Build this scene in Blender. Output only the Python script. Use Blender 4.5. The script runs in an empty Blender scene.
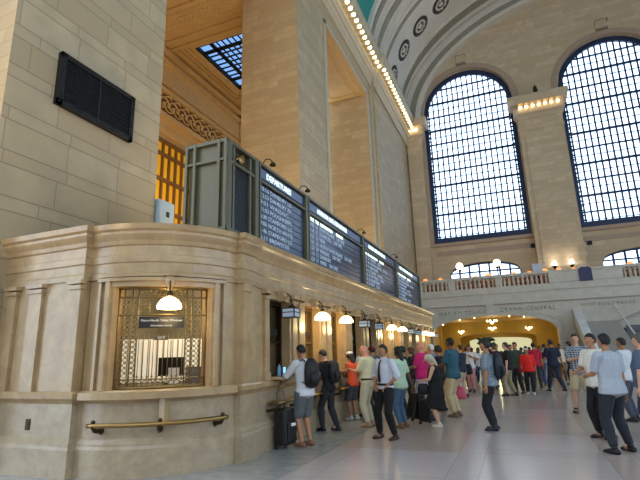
import bpy, bmesh, math, random
from mathutils import Vector, Matrix
random.seed(7)
PI=math.pi
COL=bpy.context.scene.collection
SC=bpy.context.scene

# ------------------------------------------------------------------ materials
class X:                                    # tiny node-expression helper
    def __init__(s,nt,sock): s.nt=nt; s.s=sock
    def _m(s,op,*a):
        n=s.nt.nodes.new('ShaderNodeMath'); n.operation=op
        for i,v in enumerate((s,)+a):
            if isinstance(v,X): s.nt.links.new(v.s,n.inputs[i])
            else: n.inputs[i].default_value=v
        return X(s.nt,n.outputs[0])
    def __add__(s,o): return s._m('ADD',o)
    def __sub__(s,o): return s._m('SUBTRACT',o)
    def __mul__(s,o): return s._m('MULTIPLY',o)
    def __truediv__(s,o): return s._m('DIVIDE',o)
    def mod(s,o): return s._m('FLOORED_MODULO',o)
    def floor(s): return s._m('FLOOR')
    def abs(s): return s._m('ABSOLUTE')
    def lt(s,o): return s._m('LESS_THAN',o)
    def gt(s,o): return s._m('GREATER_THAN',o)
    def max(s,o): return s._m('MAXIMUM',o)
    def min(s,o): return s._m('MINIMUM',o)
def newmat(name):
    m=bpy.data.materials.new(name); m.use_nodes=True
    nt=m.node_tree; b=nt.nodes['Principled BSDF']
    return m,nt,b
def pos(nt):
    g=nt.nodes.new('ShaderNodeNewGeometry'); s=nt.nodes.new('ShaderNodeSeparateXYZ'); nt.links.new(g.outputs['Position'],s.inputs[0])
    n=nt.nodes.new('ShaderNodeSeparateXYZ'); nt.links.new(g.outputs['True Normal'],n.inputs[0])
    return [X(nt,s.outputs[i]) for i in range(3)],[X(nt,n.outputs[i]) for i in range(3)],g.outputs['Position']
def noise(nt,vec,scale,detail=4,rough=.55,dist=0):
    n=nt.nodes.new('ShaderNodeTexNoise'); n.inputs['Scale'].default_value=scale; n.inputs['Detail'].default_value=detail
    n.inputs['Roughness'].default_value=rough; n.inputs['Distortion'].default_value=dist
    if vec is not None: nt.links.new(vec,n.inputs['Vector'])
    return X(nt,n.outputs['Fac'])
def white(nt,a,b=None):
    c=nt.nodes.new('ShaderNodeCombineXYZ'); nt.links.new(a.s,c.inputs[0])
    if b is not None: nt.links.new(b.s,c.inputs[1])
    w=nt.nodes.new('ShaderNodeTexWhiteNoise'); nt.links.new(c.outputs[0],w.inputs['Vector']); return X(nt,w.outputs['Value'])
def mix(nt,f,a,b):
    n=nt.nodes.new('ShaderNodeMix'); n.data_type='RGBA'
    if isinstance(f,X): nt.links.new(f.s,n.inputs[0])
    else: n.inputs[0].default_value=f
    for i,v in ((6,a),(7,b)):
        if isinstance(v,tuple): n.inputs[i].default_value=v+(1,)
        else: nt.links.new(v,n.inputs[i])
    return n.outputs[2]
def ramp(nt,f,lo,hi):
    n=nt.nodes.new('ShaderNodeMapRange'); nt.links.new(f.s,n.inputs[0]); n.inputs[1].default_value=lo; n.inputs[2].default_value=hi; return X(nt,n.outputs[0])
def bump(nt,b,h,strength=.3,dist=.02):
    n=nt.nodes.new('ShaderNodeBump'); n.inputs['Strength'].default_value=strength; n.inputs['Distance'].default_value=dist
    nt.links.new(h.s,n.inputs['Height']); nt.links.new(n.outputs[0],b.inputs['Normal'])
def lin(r,g,b):
    f=lambda c:(c/255/12.92 if c/255<=.04045 else ((c/255+.055)/1.055)**2.4)
    return (f(r),f(g),f(b))
_mc={}
def M(name,rgb,rough=.6,metal=0.,emit=0.,var=.12,scale=6.,ecol=None,coat=0.):
    """plain procedural material: a colour with gentle noise variation"""
    if name in _mc: return _mc[name]
    m,nt,b=newmat(name); c=lin(*rgb)
    P,N,pv=pos(nt); n=noise(nt,pv,scale)
    out=mix(nt,n,tuple(x*(1-var) for x in c),tuple(min(1,x*(1+var)) for x in c))
    nt.links.new(out,b.inputs['Base Color']); b.inputs['Roughness'].default_value=rough; b.inputs['Metallic'].default_value=metal
    if emit:
        b.inputs['Emission Color'].default_value=lin(*(ecol or rgb))+(1,); b.inputs['Emission Strength'].default_value=emit
    _mc[name]=m; return m
def ashlar(name,c,P_=.93,thin=.3,length=1.55,joint=.022,jc=.5,rough=.65):
    m,nt,b=newmat(name); (x,y,z),(nx,ny,nz),pv=pos(nt)
    ax=nx.abs().gt(.5); u=ax*y+(ax*-1.+1.)*x
    row=(z/P_).floor(); fr=z-row*P_; up=fr.gt(thin); rid=row*2.+up
    off=white(nt,rid); uu=u/length+off*3.; cell=uu.floor(); fu=uu-cell
    jh=fr.lt(joint).max((fr-thin).abs().lt(joint/2)); jv=fu.lt(joint/length*.7)
    j=jh.max(jv)
    col=mix(nt,white(nt,rid,cell),(lin(*c)[0]*.84,lin(*c)[1]*.8,lin(*c)[2]*.72),tuple(v*1.08 for v in lin(*c)))
    n=noise(nt,pv,1.6,6); col2=mix(nt,ramp(nt,n,.35,.7),col,tuple(v*.82 for v in lin(*c)))
    col3=mix(nt,j*.75,col2,tuple(v*jc for v in lin(*c)))
    nt.links.new(col3,b.inputs['Base Color']); b.inputs['Roughness'].default_value=rough
    bump(nt,b,j*-1.+noise(nt,pv,9,5)*.25,.35,.02)
    return m
def marble(name,c,vein,rough=.25,scale=1.3,amt=.5,tint=None):
    m,nt,b=newmat(name); P,N,pv=pos(nt)
    n=noise(nt,pv,scale,8,.62,1.4); r=(n-.5).abs(); v=ramp(nt,r,.0,.045)
    n2=noise(nt,pv,scale*2.2,6,.6,.6)
    base=mix(nt,ramp(nt,n2,.3,.7),lin(*c),tuple(x*.9 for x in lin(*(tint or c))))
    col=mix(nt,(v*-1.+1.)*amt,base,lin(*vein))
    nt.links.new(col,b.inputs['Base Color']); b.inputs['Roughness'].default_value=rough
    bump(nt,b,n2,.06,.01)
    return m
stoneA=ashlar('caen_stone_ashlar',(188,170,140),P_=.84,thin=.27,length=1.3,joint=.024,jc=.42)
stoneB=ashlar('caen_stone_small_courses_lamplit',(200,172,128),P_=.62,thin=.31,length=1.25,joint=.018,jc=.6)  # same stone in finer courses, warm lamplight put into its colour
endstone=ashlar('end_wall_stone',(212,190,160),P_=.8,thin=.4,length=1.4,joint=.03,jc=.72)
plain=M('smooth_stone',(186,174,150),.6,var=.1,scale=1.5)
gold=M('gilded_plaster',(206,170,112),.55,var=.15,scale=2)
golddk=M('gilded_plaster_dark',(120,84,44),.6,var=.2,scale=4)
mar=marble('bottocino_marble',(198,170,126),(158,130,94),.26,1.1,.25,(182,152,116))
mard=marble('marble_dado',(190,172,142),(148,128,102),.28,1.6,.25,(176,154,128))
brass=M('brass',(166,134,84),.36,1.,var=.2)
bronze=M('dark_bronze',(74,62,44),.42,.9,var=.25)
iron=M('black_iron',(30,30,33),.5,.6,var=.3)
gilt=M('gilded_iron',(140,118,76),.42,.7,var=.3,scale=20)
steel=M('green_grey_painted_steel',(98,94,70),.42,.1,var=.07)
black=M('black_plastic',(18,19,22),.4)
flap=M('split_flap_panel',(58,78,108),.22,.0,var=.2,scale=3)  # sky reflection on the black boards put into this blue
ink=M('white_flap_lettering',(186,202,222),.5,emit=.25)  # faint glow added; the flap lettering itself gives no light
lit=M('lit_header_lettering',(235,250,238),.5,emit=1.3)
hdr=M('header_strip',(70,92,130),.3,emit=.12)
shade=M('lit_glass_shade',(255,236,190),.4,emit=6.,ecol=(255,226,160))
bulbm=M('lit_bulb',(255,240,205),.4,emit=5.,ecol=(255,226,168))
amber=M('amber_backlit_glass',(190,140,30),.35,emit=.5,var=.45,scale=1.5,ecol=(216,156,20))
skyglass=M('laylight_glass',(120,165,220),.25,emit=1.1,ecol=(120,170,235))
vgrey=M('vault_stone',(216,208,194),.8,var=.1,scale=.7)
teal=M('teal_painted_ceiling',(58,150,140),.8,var=.12,scale=.4)
ornm=M('vault_ornament',(150,144,128),.8,var=.35,scale=5)
winiron=M('window_iron',(40,54,84),.5,.3)
def glassmat():
    m,nt,b=newmat('window_glass'); nt.nodes.remove(b)
    o=nt.nodes['Material Output']; t=nt.nodes.new('ShaderNodeBsdfTransparent'); g=nt.nodes.new('ShaderNodeBsdfGlossy'); g.inputs['Roughness'].default_value=.1
    P,N,pv=pos(nt); n=noise(nt,pv,.6,3)
    c=mix(nt,n,(.72,.84,1.),(.98,.99,1.)); nt.links.new(c,t.inputs[0])
    mx=nt.nodes.new('ShaderNodeMixShader'); mx.inputs[0].default_value=.05; nt.links.new(t.outputs[0],mx.inputs[1]); nt.links.new(g.outputs[0],mx.inputs[2]); nt.links.new(mx.outputs[0],o.inputs[0])
    return m
glass=glassmat()
def floormat():
    m,nt,b=newmat('tennessee_marble_floor'); (x,y,z),N,pv=pos(nt)
    n=noise(nt,pv,.9,5,.55,0.); n2=noise(nt,pv,5,5)
    S=2.1
    cx=((x+3.2)/S).floor(); cy=(y/S).floor(); fx=(x+3.2)/S-cx; fy=y/S-cy
    w=white(nt,cx,cy)
    a=mix(nt,w,lin(206,194,196),lin(198,176,168)); a=mix(nt,n2*.35,a,lin(186,168,158))
    band=fx.lt(.2).max(fy.lt(.2)); a=mix(nt,band*.22,a,lin(180,164,158))
    jt=fx.lt(.008).max(fy.lt(.008)).max((fx-.2).abs().lt(.004)).max((fy-.2).abs().lt(.004))
    a=mix(nt,jt*.25,a,lin(92,84,76))
    strip=x.lt(-3.2); gs=mix(nt,ramp(nt,n2,.3,.7),lin(176,174,172),lin(150,148,146))
    a=mix(nt,strip,a,gs)
    nt.links.new(a,b.inputs['Base Color'])
    r=n2*.06+.15; nt.links.new(r.s,b.inputs['Roughness']); b.inputs['Specular IOR Level'].default_value=.7
    return m
# ------------------------------------------------------------------ mesh helpers
class MB:
    def __init__(s): s.bm=bmesh.new(); s.mi=0
    def box(s,x0,x1,y0,y1,z0,z1,rot=None):
        v=[s.bm.verts.new(p) for p in ((x0,y0,z0),(x1,y0,z0),(x1,y1,z0),(x0,y1,z0),(x0,y0,z1),(x1,y0,z1),(x1,y1,z1),(x0,y1,z1))]
        for f in ((3,2,1,0),(4,5,6,7),(0,1,5,4),(1,2,6,5),(2,3,7,6),(3,0,4,7)):
            fc=s.bm.faces.new([v[i] for i in f]); fc.material_index=s.mi
        if rot is not None:
            for q in v: q.co=rot@q.co
        return s
    def obox(s,c,sx,sy,sz,m):                # box centred at c, axes from matrix m
        R=Matrix.Translation(c)@m.to_4x4(); return s.box(-sx/2,sx/2,-sy/2,sy/2,-sz/2,sz/2,R)
    def quad(s,*p):
        f=s.bm.faces.new([s.bm.verts.new(q) for q in p]); f.material_index=s.mi; return s
    def tube(s,pts,rad,side=(1,0,0),n=10,cap=True):
        pts=[Vector(p) for p in pts]; side=Vector(side); rings=[]
        if not hasattr(rad,'__len__'): rad=[rad]*len(pts)
        px=None
        for i,p in enumerate(pts):
            t=(pts[min(i+1,len(pts)-1)]-pts[max(i-1,0)]).normalized()
            x=(side-t*side.dot(t)) if px is None else (px-t*px.dot(t))
            if x.length<1e-4: x=t.orthogonal()
            x.normalize(); px=x; y=t.cross(x); r=rad[i]; rx,ry=(r if hasattr(r,'__len__') else (r,r))
            rings.append([s.bm.verts.new(p+x*rx*math.cos(a)+y*ry*math.sin(a)) for a in [2*PI*k/n for k in range(n)]])
        for a,b in zip(rings,rings[1:]):
            for k in range(n):
                f=s.bm.faces.new((a[k],a[(k+1)%n],b[(k+1)%n],b[k])); f.material_index=s.mi; f.smooth=True
        if cap:
            for r,i,j in ((rings[0],0,1),(rings[-1],-1,-2)):
                d=(pts[i]-pts[j]).normalized(); rr=rad[i]; q=min(rr) if hasattr(rr,'__len__') else rr
                c=s.bm.verts.new(pts[i]+d*q*.5)
                for k in range(n):
                    vs=(r[(k+1)%n],r[k],c) if i==0 else (r[k],r[(k+1)%n],c)
                    f=s.bm.faces.new(vs); f.material_index=s.mi; f.smooth=True
        return s
    def ball(s,c,r,sub=2,mat=None):
        r=r if hasattr(r,'__len__') else (r,r,r)
        m=Matrix.Translation(c)@(mat.to_4x4() if mat else Matrix())@Matrix.Diagonal((*r,1))
        g=bmesh.ops.create_icosphere(s.bm,subdivisions=sub,radius=1,matrix=m)
        for v in g['verts']:
            for f in v.link_faces: f.smooth=True; f.material_index=s.mi
        return s
    def lathe(s,prof,c=(0,0,0),n=16,scallop=0,lobes=8):
        c=Vector(c); rings=[]
        for r,z in prof:
            rings.append([s.bm.verts.new(c+Vector(((r*(1+scallop*abs(math.sin(lobes*k*PI/n))))*math.cos(2*PI*k/n),(r*(1+scallop*abs(math.sin(lobes*k*PI/n))))*math.sin(2*PI*k/n),z))) for k in range(n)])
        for a,b in zip(rings,rings[1:]):
            for k in range(n):
                f=s.bm.faces.new((a[k],a[(k+1)%n],b[(k+1)%n],b[k])); f.smooth=True; f.material_index=s.mi
        for r,fl in ((rings[0],True),(rings[-1],False)):
            try: f=s.bm.faces.new(r[::-1] if fl else r); f.material_index=s.mi
            except ValueError: pass
        return s
    def prism(s,poly,h,m=None):               # polygon in local xy extruded by h along local z
        m=m or Matrix(); a=[s.bm.verts.new(m@Vector((x,y,0))) for x,y in poly]; b=[s.bm.verts.new(m@Vector((x,y,h))) for x,y in poly]
        n=len(poly)
        s.bm.faces.new(a[::-1]).material_index=s.mi; s.bm.faces.new(b).material_index=s.mi
        for k in range(n): s.bm.faces.new((a[k],a[(k+1)%n],b[(k+1)%n],b[k])).material_index=s.mi
        return s
    def sweep(s,path,prof,closed=False):      # path: [(x,y,nx,ny)], prof: [(offset outward, z)]
        rings=[[s.bm.verts.new((x+nx*o,y+ny*o,z)) for o,z in prof] for x,y,nx,ny in path]
        for a,b in zip(rings,rings[1:]):
            for k in range(len(prof)-1):
                f=s.bm.faces.new((a[k],b[k],b[k+1],a[k+1])); f.material_index=s.mi
        s.bm.faces.new(rings[0]).material_index=s.mi; s.bm.faces.new(rings[-1][::-1]).material_index=s.mi
        return s
    def build(s,name,mats,parent=None,bevel=0,smooth=False,recalc=True):
        if recalc: bmesh.ops.recalc_face_normals(s.bm,faces=s.bm.faces)
        me=bpy.data.meshes.new(name); s.bm.to_mesh(me); s.bm.free()
        for m in (mats if isinstance(mats,(list,tuple)) else [mats]): me.materials.append(m)
        if smooth:
            for p in me.polygons: p.use_smooth=True
        o=bpy.data.objects.new(name,me); COL.objects.link(o)
        if parent is not None:
            o.parent=parent; 
        if bevel:
            b=o.modifiers.new('b','BEVEL'); b.width=bevel; b.segments=2; b.limit_method='ANGLE'
        return o
def tag(o,label,cat,group=None,kind=None):
    if label: o['label']=label
    if cat: o['category']=cat
    if group: o['group']=group
    if kind: o['kind']=kind
    return o
def st(o,label,cat): o['kind']='structure'; o['label']=label; o['category']=cat; return o
def empty(name,loc,rz=0,label=None,cat=None,group=None):
    o=bpy.data.objects.new(name,None); o.empty_display_size=.2; COL.objects.link(o); o.location=loc; o.rotation_euler=(0,0,rz)
    return tag(o,label,cat,group)
def kids(o): return [c for c in bpy.data.objects if c.parent==o]
def copy_tree(o,loc=None,rz=None,label=None,group=None,parent=None):
    c=o.copy(); COL.objects.link(c); c.parent=parent
    if loc is not None: c.location=loc
    if rz is not None: c.rotation_euler=(0,0,rz)
    if label: c['label']=label
    if group: c['group']=group
    for k in kids(o): copy_tree(k,parent=c)
    return c
MX=Matrix(((0,0,1),(1,0,0),(0,1,0)))          # text on a face looking towards +X
MY=Matrix(((1,0,0),(0,0,-1),(0,1,0)))         # text on a face looking towards -Y
def text(name,body,size,loc,rot,mat,parent=None,depth=.004,align='LEFT',sx=1.,spacing=1.):
    c=bpy.data.curves.new(name,'FONT'); c.body=body; c.size=size; c.extrude=depth; c.align_x=align; c.resolution_u=2; c.space_character=spacing
    t=bpy.data.objects.new(name,c); COL.objects.link(t); bpy.context.view_layer.update()
    me=bpy.data.meshes.new_from_object(t.evaluated_get(bpy.context.evaluated_depsgraph_get()))
    bpy.data.objects.remove(t); me.materials.clear(); me.materials.append(mat)
    me.transform(Matrix.Translation(loc)@rot.to_4x4()@Matrix.Diagonal((sx,1,1,1)))
    o=bpy.data.objects.new(name,me); COL.objects.link(o); o.parent=parent
    return o
def wall_open(mb,x0,x1,z0,z1,yf,yb,ops,seg=20):
    """wall facing -Y between yf and yb with arched openings (xa,xb,zbottom,zspring,rise)"""
    cur=x0
    for xa,xb,zb,zs,ri in sorted(ops):
        mb.box(cur,xa,yf,yb,z0,z1)
        if zb>z0: mb.box(xa,xb,yf,yb,z0,zb)
        xs=[xa+(xb-xa)*k/seg for k in range(seg+1)]; c=(xa+xb)/2; h=(xb-xa)/2
        zz=[zs+ri*math.sqrt(max(0,1-((x-c)/h)**2)) for x in xs]
        for a,b,za,zc in zip(xs,xs[1:],zz,zz[1:]):
            mb.quad((a,yf,za),(b,yf,zc),(b,yf,z1),(a,yf,z1)); mb.quad((a,yb,za),(a,yb,z1),(b,yb,z1),(b,yb,zc)); mb.quad((a,yf,za),(a,yb,za),(b,yb,zc),(b,yf,zc))
        mb.quad((xa,yf,z1),(xb,yf,z1),(xb,yb,z1),(xa,yb,z1))
        cur=xb
    mb.box(cur,x1,yf,yb,z0,z1)
    return mb
# ------------------------------------------------------------------ camera, world, render look
f=466.5; yaw,pit,rol=[math.radians(v) for v in (22.19,13.85,-1.68)]
F=Vector((-math.sin(yaw)*math.cos(pit),math.cos(yaw)*math.cos(pit),math.sin(pit))); R0=Vector((math.cos(yaw),math.sin(yaw),0)); U0=R0.cross(F)
Rr=math.cos(rol)*R0+math.sin(rol)*U0; Uu=-math.sin(rol)*R0+math.cos(rol)*U0
cd=bpy.data.cameras.new('camera'); cam=bpy.data.objects.new('camera',cd); COL.objects.link(cam); SC.camera=cam
cd.sensor_width=36; cd.lens=f/640*36; cd.clip_end=300
cam.matrix_world=Matrix.Translation((0,0,1.6))@Matrix((Rr,Uu,-F)).transposed().to_4x4()
SC.view_settings.view_transform='Standard'; SC.view_settings.look='None'; SC.view_settings.gamma=1; SC.view_settings.use_curve_mapping=False
SC.view_settings.exposure=-0.02
w=bpy.data.worlds.new('sky'); SC.world=w; w.use_nodes=True
bgn=w.node_tree.nodes['Background']; bgn.inputs[0].default_value=(.68,.82,1.,1); bgn.inputs[1].default_value=3.9
def light(kind,loc,power,col=(1,.72,.36),size=.2,rot=None,sy=None,spot=None,name='lamp_light'):
    d=bpy.data.lights.new(name,kind); d.energy=power; d.color=col
    if kind=='AREA':
        d.size=size
        if sy: d.shape='RECTANGLE'; d.size_y=sy
    elif kind in('POINT','SPOT'): d.shadow_soft_size=size
    if spot: d.spot_size=math.radians(spot); d.spot_blend=.6
    o=bpy.data.objects.new(name,d); COL.objects.link(o); o.location=loc
    if rot: o.rotation_euler=rot
    return o

# ------------------------------------------------------------------ setting: floor and shell
fl=MB().box(-18,40,-16,70,-.2,0).build('floor',floormat()); st(fl,'polished pale marble floor of the concourse','floor')
mb=MB()
def stonebox(mb,*a):
    n0=len(mb.bm.faces); mb.box(*a); mb.bm.faces.ensure_lookup_table()
    for i in range(n0,len(mb.bm.faces)):
        fc=mb.bm.faces[i]; fc.normal_update(); fc.material_index=0 if abs(fc.normal.x)>.5 else 1
for y0,y1 in ((-8.5,-4),(4.8,8.73),(17.5,21.3)): stonebox(mb,-11.05,-8,y0,y1,0,19.7)
stonebox(mb,-11.05,-8,29.2,42.6,0,19.7)
stonebox(mb,-11.05,-8,-16,43,19.7,23.6)                   # wall above the openings
stonebox(mb,-8,-7.8,30.7,42,3.,22.3)                       # slightly forward end pier
wl=mb.build('wall_left',[stoneA,stoneB]); st(wl,'tall stone piers with deep openings above the ticket office','wall')
# moulded strip round the second tall opening
mb=MB(); mb.box(-8.,-7.93,21.0,21.3,3.7,19.95); mb.box(-8.,-7.93,21.0,29.5,19.7,19.95); mb.box(-8.,-7.93,29.2,29.5,3.7,19.95); mb.box(-8.,-7.9,30.2,30.45,3.,21.6)
st(mb.build('trim_1',plain,bevel=.02),'pale moulding framing the tall opening','trim')
# gilded soffit panels under the lintels
mb=MB()
for y0,y1 in ((8.73,17.5),(21.3,29.2)):
    for (a,b,c,d) in ((-10.8,-8.25,y0+.2,y0+.5),(-10.8,-8.25,y1-.5,y1-.2),(-10.8,-10.5,y0+.5,y1-.5),(-8.55,-8.25,y0+.5,y1-.5)): mb.box(a,b,c,d,19.62,19.7)
    mb.box(-10.2,-8.85,y0+1.1,y1-1.1,19.64,19.7)
st(mb.build('trim_2',gold,bevel=.02),'gilded coffer frame under the stone lintel','trim')
st(MB().box(-11.05,-8.,8.73,17.5,19.69,19.72).build('trim_3',gold),'gilded underside of the lintel over the ticket office','trim')
st(MB().box(-11.05,-8.,21.3,29.2,19.69,19.72).build('trim_4',gold),'gilded underside of the further lintel','trim')
# main cornice on the left wall
corn=[(0,20.9),(.12,20.9),(.12,21.2),(.2,21.35),(.2,21.7),(.3,21.75),(.35,22.0),(.42,22.05),(.42,22.7),(.85,22.75),(.9,23.1),(1.0,23.3),(1.0,23.6),(0,23.6)]
mb=MB(); mb.sweep([(-8,-14,1,0),(-8,30.5,1,0)],corn); mb.sweep([(-7.78,30.5,1,0),(-7.78,41.9,1,0)],corn)
for k in range(80):
    y=-6+k*.6; 
    if y<41.6: mb.box(-7.6 if y<30.4 else -7.38,-7.1 if y<30.4 else -6.88,y-.14,y+.14,22.4,22.75)
st(mb.build('trim_5',plain),'carved main cornice with modillions along the left wall','cornice')
n=0
b0=None
for k in range(37):
    y=20.4+k*.6
    if y>41.6: break
    x=-7.18 if y<30.4 else -6.96
    if b0 is None:
        b0=MB().ball((0,0,0),(.14,.14,.14),2).build('light_bulb',bulbm); tag(b0,'bare glowing bulb under the left wall cornice','light bulb','glowing bulbs along the left cornice'); b0.location=(x,y+.3,22.42)
    else: copy_tree(b0,(x,y+.3,22.42))
# mezzanine recess behind the first opening
mb=MB()
mb.box(-18,-17.5,2,28,0,19.7)
st(mb.build('wall_recess',gold),'warm back wall of the mezzanine recess','wall')
mb=MB(); mb.box(-17.5,-11.05,27.5,28,0,19.7); mb.box(-17.5,-11.05,3,3.5,0,19.7); st(mb.build('wall_recess_end',stoneB),'stone end wall of the mezzanine recess','wall')
mb=MB()                                                     # coffered ceiling with an opening for the laylight
X0,X1,Y0,Y1=-15.9,-11.4,19.9,24.9
mb.box(-17.5,X0,3,27.5,19.7,20.0); mb.box(X1,-11.05,3,27.5,19.7,20.0); mb.box(X0,X1,3,Y0,19.7,20.0); mb.box(X0,X1,Y1,27.5,19.7,20.0)
for i,(a,b) in enumerate(((16.6,16.85),(18.65,18.85),(19.3,19.5))): mb.box(-17.5,-11.05,a,b,19.58,19.7)
for k in range(22):
    for j in range(5): mb.ball((-17.2+k*.29,17.05+j*.34,19.68),(.07,.07,.05),1)
for o,d in ((0,.18),(.35,.1),(.6,.22)):
    mb.box(X0-.2-o-.12,X0-.2-o,19.5,Y1+.3+o,19.7-d,19.7); mb.box(X0-.2-o,X1,Y1+.2+o,Y1+.32+o,19.7-d,19.7)
st(mb.build('ceiling_recess',gold),'gilded coffered ceiling with rosettes over the mezzanine','ceiling')
mb=MB()
for o,z in ((.35,19.2),(.2,18.7),(.12,17.3)):
    mb.box(-17.5,-17.5+o,3.5,27.5,z,z+.3); mb.box(-17.5,-11.05,27.5-o,27.5,z,z+.3)
mb.box(-17.5,-17.15,3.5,27.5,15.1,15.35); mb.box(-17.5,-17.3,3.5,27.5,14.2,14.5); mb.box(-17.5,-17.2,3.5,27.5,16.75,16.95)
random.seed(3)
st(mb.build('trim_6',gold),'gilded mouldings around the mezzanine wall','trim')
mb=MB(); mb.box(-17.5,-17.42,3.5,27.5,15.35,16.75); mb.mi=1
for k in range(26):                                        # scrolling acanthus relief
    y=17.2+k*.4; s=1 if k%2 else -1
    pts=[]
    for j in range(14):
        a=j*.55; r=.48*(1-j/16); pts.append((-17.36,y+r*math.cos(a),16.05+s*r*math.sin(a)))
    mb.tube(pts,[.06*(1-j/20) for j in range(14)],n=5)
    mb.ball((-17.36,y,16.05),(.08,.14,.14),1)
    mb.tube([(-17.38,y-.3,16.05-s*.5),(-17.32,y,16.05-s*.62),(-17.38,y+.3,16.05-s*.5)],[.03,.09,.03],n=5)
st(mb.build('trim_7',[golddk,gold]),'carved scrolling relief frieze on the mezzanine wall','frieze')
# laylight
ly=MB(); nx_,ny_=6,9
ly.box(X0-.05,X0+.12,Y0,Y1,19.75,20.0); ly.box(X1-.12,X1+.05,Y0,Y1,19.75,20.0); ly.box(X0,X1,Y0-.05,Y0+.12,19.75,20.0); ly.box(X0,X1,Y1-.12,Y1+.05,19.75,20.0)
for a in (X0+.95,X1-.95): ly.box(a-.12,a+.12,Y0,Y1,19.9,20.0)
for a in (Y0+.95,Y1-.95): ly.box(X0,X1,a-.12,a+.12,19.9,20.0)
for k in range(1,7): a=X0+.95+(X1-X0-1.9)*k/7; ly.box(a-.03,a+.03,Y0,Y1,19.92,20.0)
for k in range(1,7): a=Y0+.95+(Y1-Y0-1.9)*k/7; ly.box(X0,X1,a-.035,a+.035,19.92,20.0)
lo=st(ly.build('window_1',iron),'black framed laylight with small blue panes in the mezzanine ceiling','skylight')
MB().box(X0,X1,Y0,Y1,20.0,20.04).build('pane',skyglass,lo)
# tall amber window on the mezzanine
mb=MB()
for k in range(0,17): y=16.6+k*.55; mb.box(-17.5,-17.3,y-.06,y+.06,3.9,13.7)
for z in (3.9,6.3,7.9,9.6,11.4,12.9,13.7): mb.box(-17.5,-17.25,16.5,25.5,z-.09,z+.09)
wo=st(mb.build('window_2',golddk),'tall amber window with gilded bars behind the departure board','window')
MB().box(-17.5,-17.44,16.5,25.5,3.8,13.7).build('pane',amber,wo)
# enclosing shell out of frame, with the tall openings of the far long wall
mb=MB()
for y0,y1 in ((-16,-6),(4.8,8.73),(17.5,21.3),(30.2,43)): mb.box(28.2,31,y0,y1,0,19.7)
mb.box(28.2,31,-16,43,19.7,23.6); mb.box(28.2,31,-6,30.2,0,3.5)
st(mb.build('wall_right',endstone),'far long stone wall with tall openings','wall')
st(wall_open(MB(),-18,31,0,36,-16.5,-16,[(-6+12.05*k,2.1+12.05*k,8,24.3,4.1) for k in range(3)]).build('wall_back',endstone),'stone wall behind the viewer','wall')

# ------------------------------------------------------------------ barrel vault
CX,CZ,VA,VB=10.1,23.5,18.15,12.3
def vp(th,off=0): return (CX-(VA-off)*math.cos(th),CZ+(VB-off)*math.sin(th))
mb=MB(); N=72
for i in range(N):
    t0,t1=PI*i/N,PI*(i+1)/N
    for y0,y1,tl in ((-16,29.6,True),(29.6,43.2,False)):
        (xa,za),(xb,zb)=vp(t0),vp(t1); mb.mi=1 if (tl and 9<=math.degrees(t0)<=168) else 0
        mb.quad((xa,y0,za),(xa,y1,za),(xb,y1,zb),(xb,y0,zb)); mb.quad((xa,y0,za+.3),(xb,y0,zb+.3),(xb,y1,zb+.3),(xa,y1,za+.3))
ce=mb.build('ceiling',[vgrey,teal],recalc=False); st(ce,'great barrel vault with grey stone bands and teal painted field','ceiling')
def rib(mb,y0,y1,h):
    for i in range(N):
        t0,t1=PI*i/N,PI*(i+1)/N; (xa,za),(xb,zb)=vp(t0,h),vp(t1,h); (xc,zc),(xd,zd)=vp(t0),vp(t1)
        mb.quad((xa,y0,za),(xa,y1,za),(xb,y1,zb),(xb,y0,zb)); mb.quad((xc,y0,zc),(xa,y0,za),(xb,y0,zb),(xd,y0,zd)); mb.quad((xc,y1,zc),(xd,y1,zd),(xb,y1,zb),(xa,y1,za))
mb=MB()
for y0,y1,h,mi in ((29.6,30.0,.3,0),(30.5,31.0,.12,1),(31.6,31.8,.22,0),(32.2,32.9,.08,1),(33.4,33.6,.22,0),(34.2,34.4,.12,0),(34.8,35.2,.05,1),(40.2,40.5,.15,0),(40.7,41.5,.1,1),(41.7,42.0,.25,0)):
    mb.mi=mi; rib(mb,y0,y1,h)
mb.build('vault_rib',[vgrey,ornm],ce)
# medallions on the end band of the vault
s=0; prev=vp(.0); med=[]; 
for i in range(1,4000):
    t=PI*i/4000; q=vp(t); s+=math.hypot(q[0]-prev[0],q[1]-prev[1]); prev=q
    if s>=2.6: s=0; med.append(t)
for t in med[0:12]:
    x,z=vp(t,.02); tx,tz=vp(t+.01,.02); T=Vector((tx-x,0,tz-z)).normalized(); Nn=Vector((T.z,0,-T.x)); 
    if Nn.dot(Vector((CX-x,0,CZ-z)))<0: Nn=-Nn
    m=Matrix((T,Vector((0,1,0)),Nn)).transposed().to_4x4(); m.translation=(x,37.6,z)
    q=MB()
    def ring(r0,r1,h,mi):
        n=28; q.mi=mi
        for k in range(n):
            a,b=2*PI*k/n,2*PI*(k+1)/n
            P=lambda r,a,hh:m@Vector((r*math.cos(a),r*math.sin(a),hh))
            q.quad(P(r0,a,h),P(r1,a,h),P(r1,b,h),P(r0,b,h)); q.quad(P(r1,a,0),P(r1,b,0),P(r1,b,h),P(r1,a,h))
    ring(.01,.25,.04,0); ring(.25,.42,.03,1); ring(.42,.62,.04,0) ; ring(.62,.8,.03,1); ring(.8,.95,.05,1); 
    for k in range(8):
        a=2*PI*k/8; q.mi=0; q.ball(m@Vector((.52*math.cos(a),.52*math.sin(a),.1)),.09,1)
    q.build('medallion',[vgrey,M('medallion_dark',(62,56,52),.8,var=.3)],ce)

# ------------------------------------------------------------------ end wall with the great windows
WY=43.
ups=[(-6.1+12.05*k,2.2+12.05*k,11.2,24.3,4.1) for k in range(3)]
los=[(-5.0+12.05*k,.95+12.05*k,7.6,8.35,.85) for k in range(3)]
mb=MB(); wall_open(mb,-11,31,5,10.2,WY,WY+.9,los); wall_open(mb,-11,31,10.2,36.5,WY,WY+.9,ups,28)
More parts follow.
